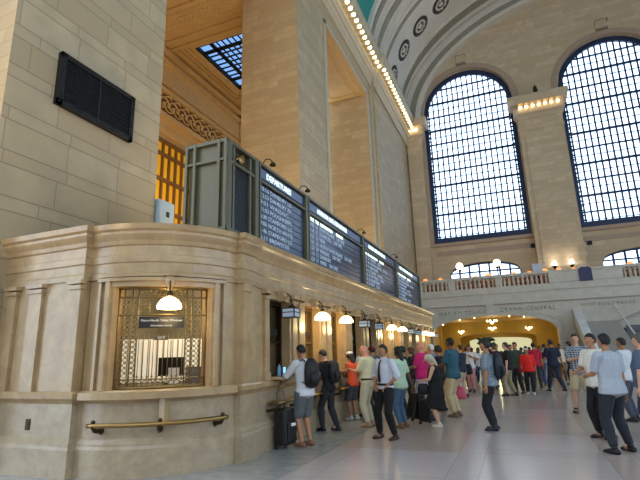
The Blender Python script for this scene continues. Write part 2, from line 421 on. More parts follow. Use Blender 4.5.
# pale pink-brown band below the big windows and lighter surrounds
st(mb.build('wall_end',endstone),'end wall of the concourse pierced by great arched windows','wall')
mb=MB()
for a,b,zb,zs,ri in ups:                                    # moulded surround of each arch
    c=(a+b)/2; h=(b-a)/2
    for o0,o1,d in ((0,.28,.16),(.28,.55,.06)):
        pts=[(a,zb)]+[(c-h*math.cos(PI*k/28),zs+ri*math.sin(PI*k/28)) for k in range(29)]+[(b,zb)]
        for (x0,z0),(x1,z1) in zip(pts,pts[1:]):
            def outp(x,z,o):
                if z<=zs: return (x-o if x<c else x+o,z)
                v=Vector((x-c,z-zs)).normalized()*o; return (x+v.x,z+v.y)
            p=[outp(x0,z0,o0),outp(x1,z1,o0),outp(x1,z1,o1),outp(x0,z0,o1)]
            mb.quad(*[(x,WY-d,z) for x,z in p]); 
            for i,j in ((0,1),(2,3)): mb.quad((p[i][0],WY-d,p[i][1]),(p[j][0],WY-d,p[j][1]),(p[j][0],WY,p[j][1]),(p[i][0],WY,p[i][1]))
    mb.box(a-.5,b+.5,WY-.25,WY,zb-.3,zb)
    mb.box(a+.1,b-.1,WY-.06,WY,zb-1.15,zb-.75)
st(mb.build('trim_9',M('pinkish_stone',(176,152,132),.6),recalc=False),'moulded stone surrounds of the great windows','trim')
# tympanum band following the vault
mb=MB()
for i in range(60):
    t0,t1=PI*i/60,PI*(i+1)/60
    E=lambda t,a,b:(CX-a*math.cos(t),23.4+b*math.sin(t))
    for a0,b0_,a1,b1,yy,mi in ((18.15,12.3,17.55,11.6,42.3,0),(17.55,11.6,16.9,11.0,42.45,1),(16.9,11.0,16.5,10.6,42.3,0)):
        mb.mi=mi; p,q,r,s_=E(t0,a0,b0_),E(t1,a0,b0_),E(t1,a1,b1),E(t0,a1,b1)
        mb.quad((p[0],yy,p[1]),(q[0],yy,q[1]),(r[0],yy,r[1]),(s_[0],yy,s_[1]))
        mb.quad((s_[0],yy,s_[1]),(r[0],yy,r[1]),(r[0],43,r[1]),(s_[0],43,s_[1]))
        mb.quad((p[0],yy,p[1]),(q[0],yy,q[1]),(q[0],43,q[1]),(p[0],43,p[1]))
st(mb.build('trim_10',[vgrey,ornm],recalc=False),'ornamental band around the end wall tympanum','trim')
# pilasters of the end wall
def pilaster(x0,x1,n):
    mb=MB(); mb.box(x0,x1,42.1,WY,6.,20.9); mb.box(x0+.4,x1-.4,42.02,42.1,8.5,20.0)
    mb.sweep([(x0,WY,-1,0),(x0,42.1,-1,-1),(x1,42.1,1,-1),(x1,WY,1,0)],[(0,20.3),(.08,20.3),(.08,20.6),(.02,20.65),(.02,21.4),(.12,21.45),(.15,21.8),(.3,21.9),(.3,22.7),(.6,22.75),(.7,23.2),(.7,23.5),(0,23.5)])
    k=int((x1-x0)/.47)
    for i in range(k): x=x0+(x1-x0)*(i+.5)/k; mb.box(x-.2,x-.1,41.5,41.85,22.4,22.75)
    o=mb.build('trim_%d'%n,endstone); st(o,'stone pilaster with carved capital on the end wall','pilaster')
    for i in range(k):
        x=x0+(x1-x0)*(i+.5)/k
        copy_tree(b0,(x+.05,41.65,22.42),label='bare glowing bulb under a capital of the end wall',group='glowing bulbs on the end wall capitals')
pilaster(-7.7,-6.4,11); pilaster(2.3,5.8,12); pilaster(14.4,17.8,13)
# great windows
def window(n,a,b,zb,zs,ri,cols,rows,label,wm=.13,th=.6):
    c=(a+b)/2; h=(b-a)/2; y=WY+.45
    top=lambda x,o=0:zs+(ri-o)*math.sqrt(max(0,1-((x-c)/(h-o))**2)) if abs(x-c)<h-o else zs
    mb=MB(); mb.box(a,a+th*.5,y-.1,y+.15,zb,zs); mb.box(b-th*.5,b,y-.1,y+.15,zb,zs); mb.box(a,b,y-.15,y+.15,zb,zb+th)
    K=28
    for k in range(K):
        t0,t1=PI*k/K,PI*(k+1)/K; P=lambda t,o:(c-(h-o)*math.cos(t),zs+(ri-o)*math.sin(t))
        p,q,r,s_=P(t0,0),P(t1,0),P(t1,th*.75),P(t0,th*.75)
        mb.quad(*[(u,y-.1,v) for u,v in (p,q,r,s_)]); mb.quad((s_[0],y-.1,s_[1]),(r[0],y-.1,r[1]),(r[0],y+.15,r[1]),(s_[0],y+.15,s_[1]))
    o=st(mb.build('window_%d'%n,winiron,recalc=False),label,'window')
    mb=MB()
    for k in range(1,cols):
        x=a+(b-a)*k/cols; mb.box(x-wm/2,x+wm/2,y-.06,y+.06,zb,top(x)-.05)
    z=zb; k=0
    H=(zs+ri-zb)/rows
    for k in range(1,rows):
        z=zb+H*k; hw=h if z<zs else h*math.sqrt(max(0,1-((z-zs)/ri)**2)); t=.09 if k%2==0 else .06
        mb.box(c-hw,c+hw,y-.08,y+.08,z-t,z+t)
        if rows>4:
            mb.box(c-hw+.2,c+hw-.2,y-.04,y+.04,z-H*.5-.03,z-H*.5+.03)
            for j in ():
                x=a+(b-a)*(j+.5)/cols
                if abs(x-c)<hw-.3: mb.box(x-.11,x+.11,y-.02,y+.02,z-H*.5-.12,z-H*.5+.12)
    mb.build('mullion_grid',winiron,o)
    mb=MB()
    if rows>4:                                             # small ornamental side lights
        for k in range(int((zs-zb)/.42)):
            zz=zb+.3+k*.42
            for xx in (a+.32,b-.32): mb.box(xx-.26,xx+.26,y-.05,y+.05,zz,zz+.1); mb.box(xx-.05,xx+.05,y-.05,y+.05,zz,zz+.42)
        mb.build('side_lattice',winiron,o)
    mb=MB(); xs=[a+(b-a)*k/24 for k in range(25)]
    for x0,x1 in zip(xs,xs[1:]): mb.quad((x0,y,zb),(x1,y,zb),(x1,y,top(x1)),(x0,y,top(x0)))
    mb.build('pane',glass,o,recalc=False)
for k,(w_,l_) in enumerate(zip(ups,los)):
    window(3+k,*w_,cols=17,rows=12,label=('great arched window nearest the ticket office','great arched window in the middle of the end wall','great arched window at the far side')[k])
    window(6+k,*l_,cols=7,rows=2,label=('low arched window behind the balcony lamps','low arched window right of the plaque','low arched window at the far side')[k],wm=.16,th=.18)
for x,z in ((2.55,10.2),(6.5,9.95)):
    pass
q=MB().box(-.17,.17,-.12,0,-.17,.17).build('wall_vent',iron); q.location=(2.1,WY,10.15); tag(q,'small dark square vent below the nearer great window','vent')
q=copy_tree(q,(6.35,WY,9.9),label='small dark square vent below the middle great window')
# wall fixtures above the arches
for x,lab in ((-2.0,'small iron bracket above the nearer great arch'),(10.1,'small iron bracket above the middle great arch')):
    q=MB(); q.box(-.5,.5,-.5,-.45,.7,.76); q.box(-.5,-.45,-.5,-.01,.7,.76); q.box(.45,.5,-.5,-.01,.7,.76); q.box(-.5,-.45,-.06,-.01,0,.7); q.box(-.45,.45,-.3,-.01,-.1,.08)
    q=q.build('arch_bracket',M('rusty_bracket',(160,140,124),.7)); q.location=(x,WY,29.0); tag(q,lab,'bracket')
# ------------------------------------------------------------------ balcony, passage and stair
BY=38.
mb=MB(); wall_open(mb,-8,28.2,0,4.9,BY,BY+.6,[(-6.2,2.75,0,2.95,1.2)],30); 
mb.box(-8,28.2,BY,BY+.6,4.9,6.); mb.box(-8,28.2,BY-.1,BY,5.75,6.25); mb.box(-8,28.2,BY-.22,BY,4.95,5.15); mb.box(-8,28.2,BY-.14,BY,5.15,5.3)
bw=marble('balcony_stone',(212,206,192),(186,178,162),.45,.8,.15,(204,196,182))
st(mb.build('wall_balcony',bw),'stone wall carrying the balcony above the passage','wall')
mb=MB()
for o0,o1,d in ((0,.22,.12),(.3,.38,.06)):
    c=-1.725; h=4.475
    pts=[(-6.2,0),]+[(c-h*math.cos(PI*k/24),2.95+1.2*math.sin(PI*k/24)) for k in range(25)]+[(2.75,0)]
    for i,((x0,z0),(x1,z1)) in enumerate(zip(pts,pts[1:])):
        f0=lambda x,z,o:(x+(x-c)/h*o, z+(o if z>0.1 else 0))
        p=[f0(x0,z0,o0),f0(x1,z1,o0),f0(x1,z1,o1),f0(x0,z0,o1)]
        mb.quad(*[(x,BY-d,z) for x,z in p]); mb.quad((p[2][0],BY-d,p[2][1]),(p[3][0],BY-d,p[3][1]),(p[3][0],BY,p[3][1]),(p[2][0],BY,p[2][1])); mb.quad((p[0][0],BY-d,p[0][1]),(p[1][0],BY-d,p[1][1]),(p[1][0],BY,p[1][1]),(p[0][0],BY,p[0][1]))
mb.box(-2.0,-1.4,BY-.25,BY,4.1,4.95)
st(mb.build('trim_14',bw,recalc=False),'moulded arch and keystone around the passage','trim')
engr=M('engraved_letters',(128,120,106),.7)
t=text('carved_inscription','WAY TO TRAINS',.38,(-5.6,BY-.03,4.32),MY,engr,spacing=1.3); tag(t,'faint carved letters left of the keystone over the passage','inscription')
t=text('carved_inscription','GRAND CENTRAL',.38,(-1.0,BY-.03,4.38),MY,engr,spacing=1.3); tag(t,'faint carved letters right of the keystone over the passage','inscription')
t=text('carved_inscription','WEST SIDE TRACKS',.3,(4.4,BY-.03,4.45),MY,engr,spacing=1.3); tag(t,'faint carved letters on the plain balcony wall at the right','inscription')
st(MB().box(-8,28.2,BY+.6,WY,4.9,6.).build('floor_balcony',bw),'stone deck of the balcony','floor')
# balustrade
ba=empty('balustrade',(-7,BY,6.25),label='pale stone balustrade running along the edge of the balcony',cat='balustrade')
bars=MB().lathe([(.09,0),(.09,.08),(.06,.12),(.105,.3),(.06,.5),(.05,.56),(.09,.62),(.09,.72)],n=8)
br=bars.build('baluster',bw,ba); br.location=(.2,.0,0)
spans=[(-6.9,-4.6),(-4.1,-1.1),(-.6,2.6),(7.3,10.6),(11.1,14.4)]
first=True
for a,b in spans:
    k=int((b-a)/.3)
    for i in range(k):
        x=a+(b-a)*(i+.5)/k+7
        if first: br.location=(x,.0,0); first=False
        else: c=br.copy(); COL.objects.link(c); c.parent=ba; c.location=(x,0,0)
mb=MB(); mb.box(-1,35,-.18,.18,.72,.92); cur=-8.
for a,b in spans+[(14.9,14.9)]:
    mb.box(cur+7,a+7,-.14,.16,0,.72); cur=b
mb.box(cur+7,28.2+7,-.14,.16,0,.72)
mb.build('rail',bw,ba,bevel=.02)
q=MB(); q.mi=0; q.prism([(-.42,0),(.42,0),(.42,.85),(.25,1.0),(-.25,1.0),(-.42,.85)],.05,Matrix.Translation((0,-.16,.02))@MY.to_4x4()); q=q.build('wall_plaque',M('dark_blue_plaque',(48,54,96),.5,var=.3)); q.location=(5.0,BY,6.2); tag(q,'small dark blue plaque on the balcony parapet','plaque')
# lamps, tables and people-level clutter on the balcony
def globe(x,y,z,lab,name='globe_lamp'):
    e=empty(name,(x,y,z),label=lab,cat='lamp'); MB().lathe([(.2,0),(.12,.1),(.05,.3),(.05,1.9),(.12,2.0),(.12,2.1)],n=10).build('post',bronze,e); MB().ball((0,0,2.38),.3,2).build('globe',M('lit_globe',(255,244,214),.3,emit=4.,ecol=(255,236,190)),e)
globe(-3.75,39.5,6.0,'round white globe lamp on a post at the left of the balcony'); globe(-.85,39.5,6.0,'round white globe lamp on a post near the middle of the balcony')
for x,lab in ((3.45,'left one of two glowing uplights on the broad pilaster'),(4.7,'right one of two glowing uplights on the broad pilaster')):
    e=empty('uplight',(x,42.1,8.1),label=lab,cat='wall lamp'); MB().lathe([(.03,-.3),(.2,-.02),(.2,0)],(0,-.3,0),10).build('bowl',bronze,e); MB().ball((0,-.3,.12),(.17,.17,.3),2).build('flame_bulb',M('uplight_glow',(255,250,235),.3,emit=7),e)
    light('POINT',(x,41.5,8.9),8,(1,.85,.6),.15)
random.seed(11)
ot=M('orange_table_lamp',(255,150,70),.4,emit=1.6); cloth=M('white_cloth',(210,200,190),.7)
tb0=None
for i,x in enumerate((-6.6,-5.4,-2.6,-1.6,.3,1.45,2.5,3.5,4.5,8.1,9.4,11.0)):
    if tb0 is None:
        tb0=empty('cafe_table',(x,39.3,6.),label='small balcony table with an orange glowing lamp',cat='table',group='tables with orange lamps behind the balustrade')
        MB().lathe([(.3,0),(.05,.08),(.05,1.05),(.45,1.1),(.45,1.15)],n=12).build('pedestal',cloth,tb0)
        MB().lathe([(.1,1.15),(.18,1.2),(.24,1.34),(.12,1.52)],n=10).build('lamp_shade',ot,tb0)
    else: copy_tree(tb0,(x,39.2+.3*(i%3),6.))
bn0=None  # dark benches added to stand for the shade in the baluster gaps
for i,x in enumerate((-6.0,-4.3,-2.6,-.9,.8,2.5,4.2,8.4,10.1,11.8)):
    if bn0 is None:
        bn0=empty('shade_bench',(x,40.6,6.),label='dark brown bench with warm cushion, added as shade behind the balustrade',cat='bench',group='dark benches added as shade on the balcony')
        MB().box(-.78,.78,-.25,.35,.0,.45).box(-.78,.78,.25,.4,.45,1.12).build('frame',M('shade_brown',(46,32,24),.5),bn0,bevel=.02); MB().box(-.76,.76,-.25,.24,.45,.55).box(-.76,.76,.2,.26,.55,1.2).build('cushion',M('warm_cushion',(150,92,56),.8),bn0,bevel=.02)
    else: copy_tree(bn0,(x,40.6,6.))
sg=MB().box(-.35,.35,-.03,.03,0,.9).build('notice_board',M('pale_notice',(205,210,222),.5)); sg.location=(2.0,38.7,7.0); tag(sg,'pale notice board standing on the balcony beside the pilaster','notice board')
MB().box(-.04,.04,-.02,.02,-1.0,0).build('post',iron,sg)
# passage interior
st(MB().box(-6.8,3.4,61.5,62,0,5).build('wall_passage_end',M('bright_shopfront',(226,224,180),.5,emit=.8,var=.4,scale=.8)),'bright lit shop front at the end of the passage','wall')
mb=MB(); L0,L1=-6.8,3.4
mb.box(L0-.3,L0,BY+.6,62,0,5); mb.box(L1,L1+.3,BY+.6,62,0,5); mb.box(L0,L1,BY+.6,62,4.3,4.6)
wall_open(mb,L0,L1,0,4.3,47.5,48.2,[(-5.2,1.6,0,2.75,.4)],20); wall_open(mb,L0,L1,0,4.3,54,54.6,[(-4.9,1.3,0,2.6,.3)],16)
pg=M('gilded_passage',(188,156,60),.5,var=.15,scale=1.5)
st(mb.build('wall_passage',pg),'golden lit walls and vault of the passage under the balcony','wall')
mb=MB()
for y in (40,41.6,43.2,44.8,46.4): mb.box(L0,L1,y-.15,y+.15,4.18,4.3)
for y in (40,43.2,46.4):
    mb.box(L0,L0+.15,y-.3,y+.3,0,4.2); mb.box(L1-.15,L1,y-.3,y+.3,0,4.2)
st(mb.build('trim_15',gold,bevel=.02),'gilded ribs along the passage ceiling','trim')
def chandelier(x,y,z,r,lab,nn=7):
    e=empty('chandelier',(x,y,z),label=lab,cat='chandelier'); MB().tube([(0,0,.05),(0,0,.45)],.02,n=6).lathe([(.02,.05),(r*.9,0),(r*.9,-.04),(.02,-.1)],n=14).build('frame',bronze,e)
    for k in range(nn):
        a=2*PI*k/nn; MB().ball((r*math.cos(a),r*math.sin(a),-.02),.09,1).build('bulb',bulbm,e)
    MB().ball((0,0,-.12),.14,2).build('bulb',bulbm,e)
chandelier(-1.75,39.6,3.85,.36,'bright chandelier hanging at the mouth of the golden passage')
chandelier(-2.1,46.8,3.6,.3,'bright chandelier hanging before the inner arch, left of the middle'); chandelier(-4.9,46.8,3.4,.22,'bright lamp cluster at the left end of the inner arch',5); chandelier(1.,46.8,3.5,.24,'bright lamp cluster at the right end of the inner arch',5)
for x,y,z,p_ in ((-1.75,40,3.2,170),(-4.5,44,3.3,130),(1,44,3.3,130),(-2,50,3.4,260)): light('POINT',(x,y,z),p_*.42,(1,.86,.5),.3)
# small beads of light along the arch edge
pb=None
for k,(x,z) in enumerate(((-5.3,3.72),(-4.0,4.02),(-2.9,4.12),(-.4,4.12),(.6,4.02))):
    if pb is None: pb=MB().ball((0,0,0),.06,1).build('arch_bulb',bulbm); tag(pb,'tiny glowing bulb on the edge of the passage arch','light bulb','tiny bulbs along the passage arch'); pb.location=(x,BY+.05,z-.1)
    else: copy_tree(pb,(x,BY+.05,z-.1))
# stair and ramp walls right of the passage
whm=marble('white_marble_parapet',(245,248,252),(200,204,210),.3,.7,.2,(220,224,230))
sc_=empty('staircase',(5.3,38,0),label='broad stone stair coming down from the balcony at the right',cat='staircase')
mb=MB(); K=20
for k in range(K): mb.box(-1.,1.,-8.2+.35*k,0,.165*k,.165*(k+1))
mb.build('steps',M('stone_steps',(160,156,148),.5),sc_)
for sx,wd,nm in ((-1.5,.5,'parapet'),(1.06,.07,'handrail')):
    mb=MB(); m=Matrix(((0,0,1,0),(1,0,0,0),(0,1,0,0),(0,0,0,1)))
    poly=[(-8.3,.0),(-7.6,.0),(0,3.4),(0,4.3),(-.2,4.3),(-8.3,.45)] if nm=='parapet' else [(-8.3,.75),(0,4.45),(0,4.62),(-8.3,.9)]
    mb.prism(poly,wd,Matrix.Translation((sx,0,0))@m); mb.build(nm,whm if nm=='parapet' else M('pale_rail',(236,234,236),.4),sc_,bevel=.02)
mb=MB(); mb.box(6.45,16,35.5,38,0,2.75); mb.box(6.45,16,35.35,35.5,2.6,2.9); 
o=mb.build('stair_wall',M('grey_stair_wall',(96,98,108),.5)); tag(o,'dark grey low wall beside the staircase at the right','wall')
mb=MB(); m=Matrix(((1,0,0,0),(0,0,-1,0),(0,1,0,0),(0,0,0,1)))
mb.prism([(6.5,3.2),(12,5.4),(12,5.55),(6.5,3.35)],.25,Matrix.Translation((0,37.99,.0))@m)
o=mb.build('sloping_balustrade',M('grey_balustrade',(166,162,156),.5)); tag(o,'grey sloping balustrade climbing right against the balcony wall','balustrade')

# ------------------------------------------------------------------ ticket office
ARC=[math.radians(a) for a in range(-96,-6,3)]+[math.radians(-5.5)]
AC=(-5.98,7.0); AR=1.6
arc=[(AC[0]+AR*math.cos(a),AC[1]+AR*math.sin(a),math.cos(a),math.sin(a)) for a in ARC]
YE=26.9
path=[(-8.0,5.28,0,-1),(-6.17,5.28,1,-1),(-6.17,5.40,1,-1)]+arc+[(-4.39,6.85,1,-1),(-4.27,6.85,1,-1),(-4.27,7.35,1,0.),(-4.35,7.36,1,0),(-4.35,YE,1,0)]
office=empty('ticket_office',(-5.,7.,0),label='long cream marble ticket office with a curved corner bay',cat='ticket office')
def opart(mb,name,mats,**k):
    o=mb.build(name,mats,**k); o.parent=office; o.location=(5.,-7.,0); return o
opart(MB().sweep(path,[(-.25,0),(.08,0),(.08,.38),(.06,.42),(.06,.45),(.02,.5),(0,.52),(0,1.0),(-.25,1.0)]),'base',mard)
opart(MB().sweep(path,[(-.25,1.0),(0,1.0),(.03,1.04),(.08,1.08),(.09,1.15),(.06,1.18),(-.25,1.18)]),'ledge',mar)
opart(MB().sweep(path,[(-.25,2.84),(.03,2.84),(.04,2.92),(.01,2.95),(.01,3.08),(.03,3.1),(.03,3.2),(.0,3.22),(.0,3.36),(.03,3.38),(.05,3.44),(.1,3.5),(.12,3.53),(.12,3.57),(.16,3.6),(.18,3.68),(-.25,3.7)]),'cornice',mar)
def arcwall(t0,t1,z0,z1,r0,r1,n=12):
    mb=MB(); p=[]
    for k in range(n+1):
        a=math.radians(t0+(t1-t0)*k/n); p.append((AC[0],AC[1],math.cos(a),math.sin(a)))
    return mb.sweep(p,[(r0,z0),(r1,z0),(r1,z1),(r0,z1),(r0,z0)])
B0,B1=-78.5,-24.8; BT=2.71
opart(arcwall(-96,B0,1.18,2.84,AR-.25,AR,5),'bay_wall',mar); opart(arcwall(B1,-5.5,1.18,2.84,AR-.25,AR,6),'bay_wall',mar); opart(arcwall(B0,B1,BT,2.84,AR-.25,AR),'bay_wall',mar)
for a in (B0,B1):                                           # stepped moulded frame of the bay
    s=-1 if a==B0 else 1
    for o0,o1,h in ((0,1.6,.03),(1.6,3.6,.08),(3.6,5.2,.04),(7.4,9.,.06)): opart(arcwall(min(a+s*o0,a+s*o1),max(a+s*o0,a+s*o1),1.18,2.84,AR,AR+h,3),'bay_moulding',mar)
opart(arcwall(B0-5.2,B1+5.2,BT,2.79,AR,AR+.05),'bay_moulding',mar); opart(arcwall(B0-9,B1+9,2.79,2.84,AR,AR+.09,20),'bay_moulding',mar); opart(arcwall(B0-9,B1+9,2.86,2.9,AR+.02,AR+.07,20),'bay_moulding',mar); 
opart(MB().box(-8,-6.17,5.28,5.5,1.18,2.84),'pier',mar)
opart(MB().box(-4.6,-4.27,6.85,7.35,1.18,2.84),'pier',mar)
for x0,x1 in ((-6.36,-6.17),(-7.28,-7.02),(-7.8,-7.62)): opart(MB().box(x0,x1+.02,5.22,5.28,1.18,2.7).box(x0-.03,x1+.05,5.19,5.28,2.7,2.76).box(x0-.05,x1+.07,5.17,5.28,2.78,2.84),'pilaster',mar)
opart(MB().box(-4.27,-4.23,6.87,7.07,1.18,2.7).box(-4.27,-4.2,6.85,7.09,2.7,2.84),'pilaster',mar)
# straight front with window openings
WK=12; yk=[8.35+1.62*k for k in range(WK)]
mb=MB(); cur=7.35
for y in yk: mb.box(-4.62,-4.35,cur,y-.43,1.18,2.84); mb.box(-4.62,-4.35,y-.43,y+.43,2.68,2.84); cur=y+.43
mb.box(-4.62,-4.35,cur,YE,1.18,2.84); mb.box(-8,-4.6,YE-.25,YE,0,2.84)
opart(mb,'front_wall',mar)
opart(MB().box(-8.,-4.45,7.,YE,3.5,3.7).prism([(-8,5.4),(-6.2,5.4)]+[(AC[0]+(AR-.15)*math.cos(a),AC[1]+(AR-.15)*math.sin(a)) for a in ARC]+[(-8,7.0)],.2,Matrix.Translation((0,0,3.49))),'roof',M('office_roof',(150,140,120),.8))
pl=[]
for i,y in enumerate([7.72]+[y+.81 for y in yk]):
    mb=MB(); z0=1.18
    for dy in ((-.26,-.06),(.06,.26)) if i else ((.0,.14),):
        mb.box(-4.36,-4.29,y+dy[0],y+dy[1],z0,2.66); mb.box(-4.36,-4.26,y+dy[0]-.02,y+dy[1]+.02,z0,1.32); mb.box(-4.36,-4.26,y+dy[0]-.02,y+dy[1]+.02,2.66,2.72); mb.box(-4.36,-4.23,y+dy[0]-.04,y+dy[1]+.04,2.76,2.84)
    opart(mb,'pilaster',mar)
wbr=M('brown_window_glass',(104,88,64),.25,var=.4,scale=3); win_in=M('lamplit_window_back',(150,118,66),.6,var=.35,scale=2.5)
signm=M('small_black_sign',(20,20,24),.4); gw=M('sign_lettering',(200,200,205),.5)
def office_window(y,lit):
    mb=MB(); X_=-4.6
    for a,b in ((y-.43,y-.38),(y+.38,y+.43)): mb.box(X_,X_+.1,a,b,1.18,2.68)
    mb.box(X_,X_+.1,y-.38,y+.38,2.6,2.68); mb.box(X_,X_+.1,y-.38,y+.38,1.18,1.26); mb.box(X_,X_+.08,y-.38,y+.38,1.86,1.9); mb.box(X_,X_+.08,y-.02,y+.02,2.1,2.6)
    for k in range(1,8): a=y-.38+.76*k/8; mb.box(X_+.02,X_+.04,a-.006,a+.006,1.9,2.6)
    for k in range(6):
        for s in (-1,1):
            c=Vector((X_+.05,y+s*.3,1.36+k*.09)); mb.tube([c+Vector((0,.035*math.cos(t*PI/4),.035*math.sin(t*PI/4))) for t in range(9)],.006,n=4)
    f=opart(mb,'window_grille',gilt if lit else bronze)  # lamplight put into the colour: golden copies where the lamp is lit
    g=MB().quad((X_-.02,y-.43,1.18),(X_-.02,y+.43,1.18),(X_-.02,y+.43,2.68),(X_-.02,y-.43,2.68)).build('window_back',win_in if lit else wbr,f,recalc=False)
    s=MB().box(X_+.05,X_+.09,y-.3,y+.26,2.0,2.14).build('window_sign',signm,f)
    mb=MB(); mb.box(-4.36,-4.31,y-.5,y-.43,1.18,2.76); mb.box(-4.36,-4.31,y+.43,y+.5,1.18,2.76); mb.box(-4.36,-4.31,y-.5,y+.5,2.68,2.76)
    mb.build('window_frame',mar,f)
lits=(1,2,5,6,9,10)
for k,y in enumerate(yk): office_window(y,k in lits)
def text_far(*a,**k): return text(*a,**k)
# keystone ornament over each opening: small acanthus block
for y in yk: opart(MB().box(-4.34,-4.2,y-.08,y+.08,2.66,2.86).ball((-4.2,y,2.78),(.05,.09,.09),1).ball((-4.19,y,2.68),(.04,.05,.06),1),'keystone',mar)
ka=math.radians(-48.5); kc=Vector((AC[0]+(AR+.05)*math.cos(ka),AC[1]+(AR+.05)*math.sin(ka),2.78))
opart(MB().ball(kc,(.09,.09,.11),2).ball(kc+Vector((0,0,.1)),(.12,.12,.035),1).ball(kc-Vector((0,0,.1)),(.05,.05,.06),1),'keystone',mar)
# bay: gilded grille
def bp(a,r,z): a=math.radians(a); return (AC[0]+r*math.cos(a),AC[1]+r*math.sin(a),z)
GR=AR-.12
mb=MB()
for z,t in ((1.2,.025),(1.32,.012),(2.70,.025),(2.56,.012),(2.28,.012)): mb.tube([bp(B0+(B1-B0)*k/16,GR,z) for k in range(17)],t,side=(0,0,1),n=6)
for a in (B0+.6,B0+4,-69.5,-66,-38,-34.5,B1-4,B1-.6): mb.tube([bp(a,GR,1.18),bp(a,GR,BT)],.014,n=6)
opart(mb,'grille_frame',gilt)
mb=MB()
for k in range(10): a=-64.5+25*k/9; mb.tube([bp(a,GR,1.3),bp(a,GR,1.98)],.007,n=5)
for k in range(10): a=-64.5+25*k/9; mb.ball(bp(a,GR,1.36),.02,1)
opart(mb,'grille_bars',gilt)
mb=MB()
def rg(a,z,r,t): mb.tube([bp(a+math.degrees(r/GR)*math.cos(q*PI/5),GR,z+r*math.sin(q*PI/5)) for q in range(11)],t,side=(0,0,1),n=4)
for a in (-75,-72,-68,-36,-32.5,-29.5):
    z=1.38
    while z<2.55: rg(a,z,.032,.006); rg(a,z+.038,.014,.005); z+=.076
for a in range(-64,-38,3): rg(a,2.63,.04,.007); 
for a in range(-75,-27,3): rg(a,1.26,.04,.007)
for a,z in ((-62,2.42),(-42,2.42),(-62,2.36),(-42,2.36)): rg(a,z,.07,.008)
for a,b in ((-66,-60),(-44,-38)):
    for k in range(5): mb.tube([bp(a+k*1.3,GR,2.3),bp(a+k*1.3+1.2,GR,2.54)],.005,n=4)
opart(mb,'grille_lattice',gilt)
# sign in the bay
sa=-52; sm=Matrix.Rotation(math.radians(sa)-PI/2+PI,4,'Z')
th=math.radians(sa); tdir=Vector((-math.sin(th),math.cos(th),0)); ndir=Vector((math.cos(th),math.sin(th),0))
SB=Matrix((tdir,Vector((0,0,1)),tdir.cross(Vector((0,0,1))))).transposed()
sign=MB().obox(Vector((AC[0],AC[1],2.16))+ndir*(GR+.03),.66,.17,.02,SB).build('bay_sign',signm); tag(sign,'narrow black lettered sign across the curved ticket bay','sign')
o=text('lettering','Metro-North Ticket Windows',.049,Vector((AC[0],AC[1],2.175))+ndir*(GR+.042),SB,gw,sign,depth=.002,align='CENTER'); o2=text('lettering','Information Service',.04,Vector((AC[0],AC[1],2.1))+ndir*(GR+.042),SB,gw,sign,depth=.002,align='CENTER')
sg=MB().obox(Vector((AC[0],AC[1],1.93))+ndir*(GR-.05),.2,.07,.02,SB).build('position_plate',M('grey_plate',(70,66,60),.5)); tag(sg,'small grey number plate under the black bay sign','sign'); text('lettering','NEXT',.05,Vector((AC[0],AC[1],1.915))+ndir*(GR-.038),SB,gw,sg,depth=.002,align='CENTER')
# room behind the bay
cream=M('cream_panel',(226,214,176),.6); 
room=MB(); room.box(-8.,-4.62,8.9,9.0,0,3.4); room.box(-7.95,-7.85,5.6,9,0,3.4); room.box(-4.72,-4.62,7.4,8.9,0,1.1); 
opart(room,'interior_wall',M('interior_paint',(160,150,124),.6))
q=MB(); q.box(-.95,.95,.0,.06,1.16,2.02)
for k in range(14): q.mi=1; q.box(-.92+k*.14,-.9+k*.14,-.03,0.,1.16,2.0)
q=q.build('ribbed_panel',[M('white_lit_panel',(250,244,222),.4,emit=.5),gold]); q.location=(-6.95,8.0,0); q.rotation_euler=(0,0,math.radians(42)); tag(q,'ribbed glowing white panel inside the curved ticket bay','panel')
mon=empty('computer_monitor',(-6.1,7.35,1.16),rz=.5,label='dark computer monitor on the counter inside the bay',cat='monitor'); MB().box(-.24,.24,-.03,.03,.14,.48).build('screen',black,mon); MB().box(-.04,.04,-.03,.03,.02,.2).box(-.14,.14,-.1,.1,0,.02).build('stand',black,mon)
q=MB().box(-.22,.22,-.2,.2,0,.3).build('ticket_printer',M('blue_grey_machine',(110,120,140),.4)); q.location=(-5.5,7.4,1.16); q.rotation_euler=(0,0,.5); tag(q,'grey blue ticket printer on the counter inside the bay','printer')
q=MB().box(-.09,.09,-.01,.01,0,.26).box(-.06,.06,-.08,.08,-.005,.01).build('paper_notice',M('white_paper',(240,240,240),.6)); q.location=(-5.55,6.75,1.20); q.rotation_euler=(0,0,.6); tag(q,'white paper notice standing behind the bay grille','notice')
o=MB().box(-7.0,-4.75,6.6,7.7,1.08,1.15); o=o.build('interior_counter',M('wood_counter',(120,84,48),.5)); tag(o,'brown counter inside the curved bay','counter')
MB().box(-6.9,-4.85,6.9,7.5,0,1.08).build('counter_body',M('wood_counter',(120,84,48),.5),o)
light('POINT',(-6.,7.8,2.9),45,(1,.9,.7),.2)
# sill of the bay
opart(arcwall(-92,-9,1.06,1.16,AR-.1,AR+.16,20),'bay_sill',mar)
mb=MB()
mb.box(kc.x-.05,kc.x+.05,kc.y-.05,kc.y+.05,.72,1.06); opart(mb,'sill_bracket',mar)
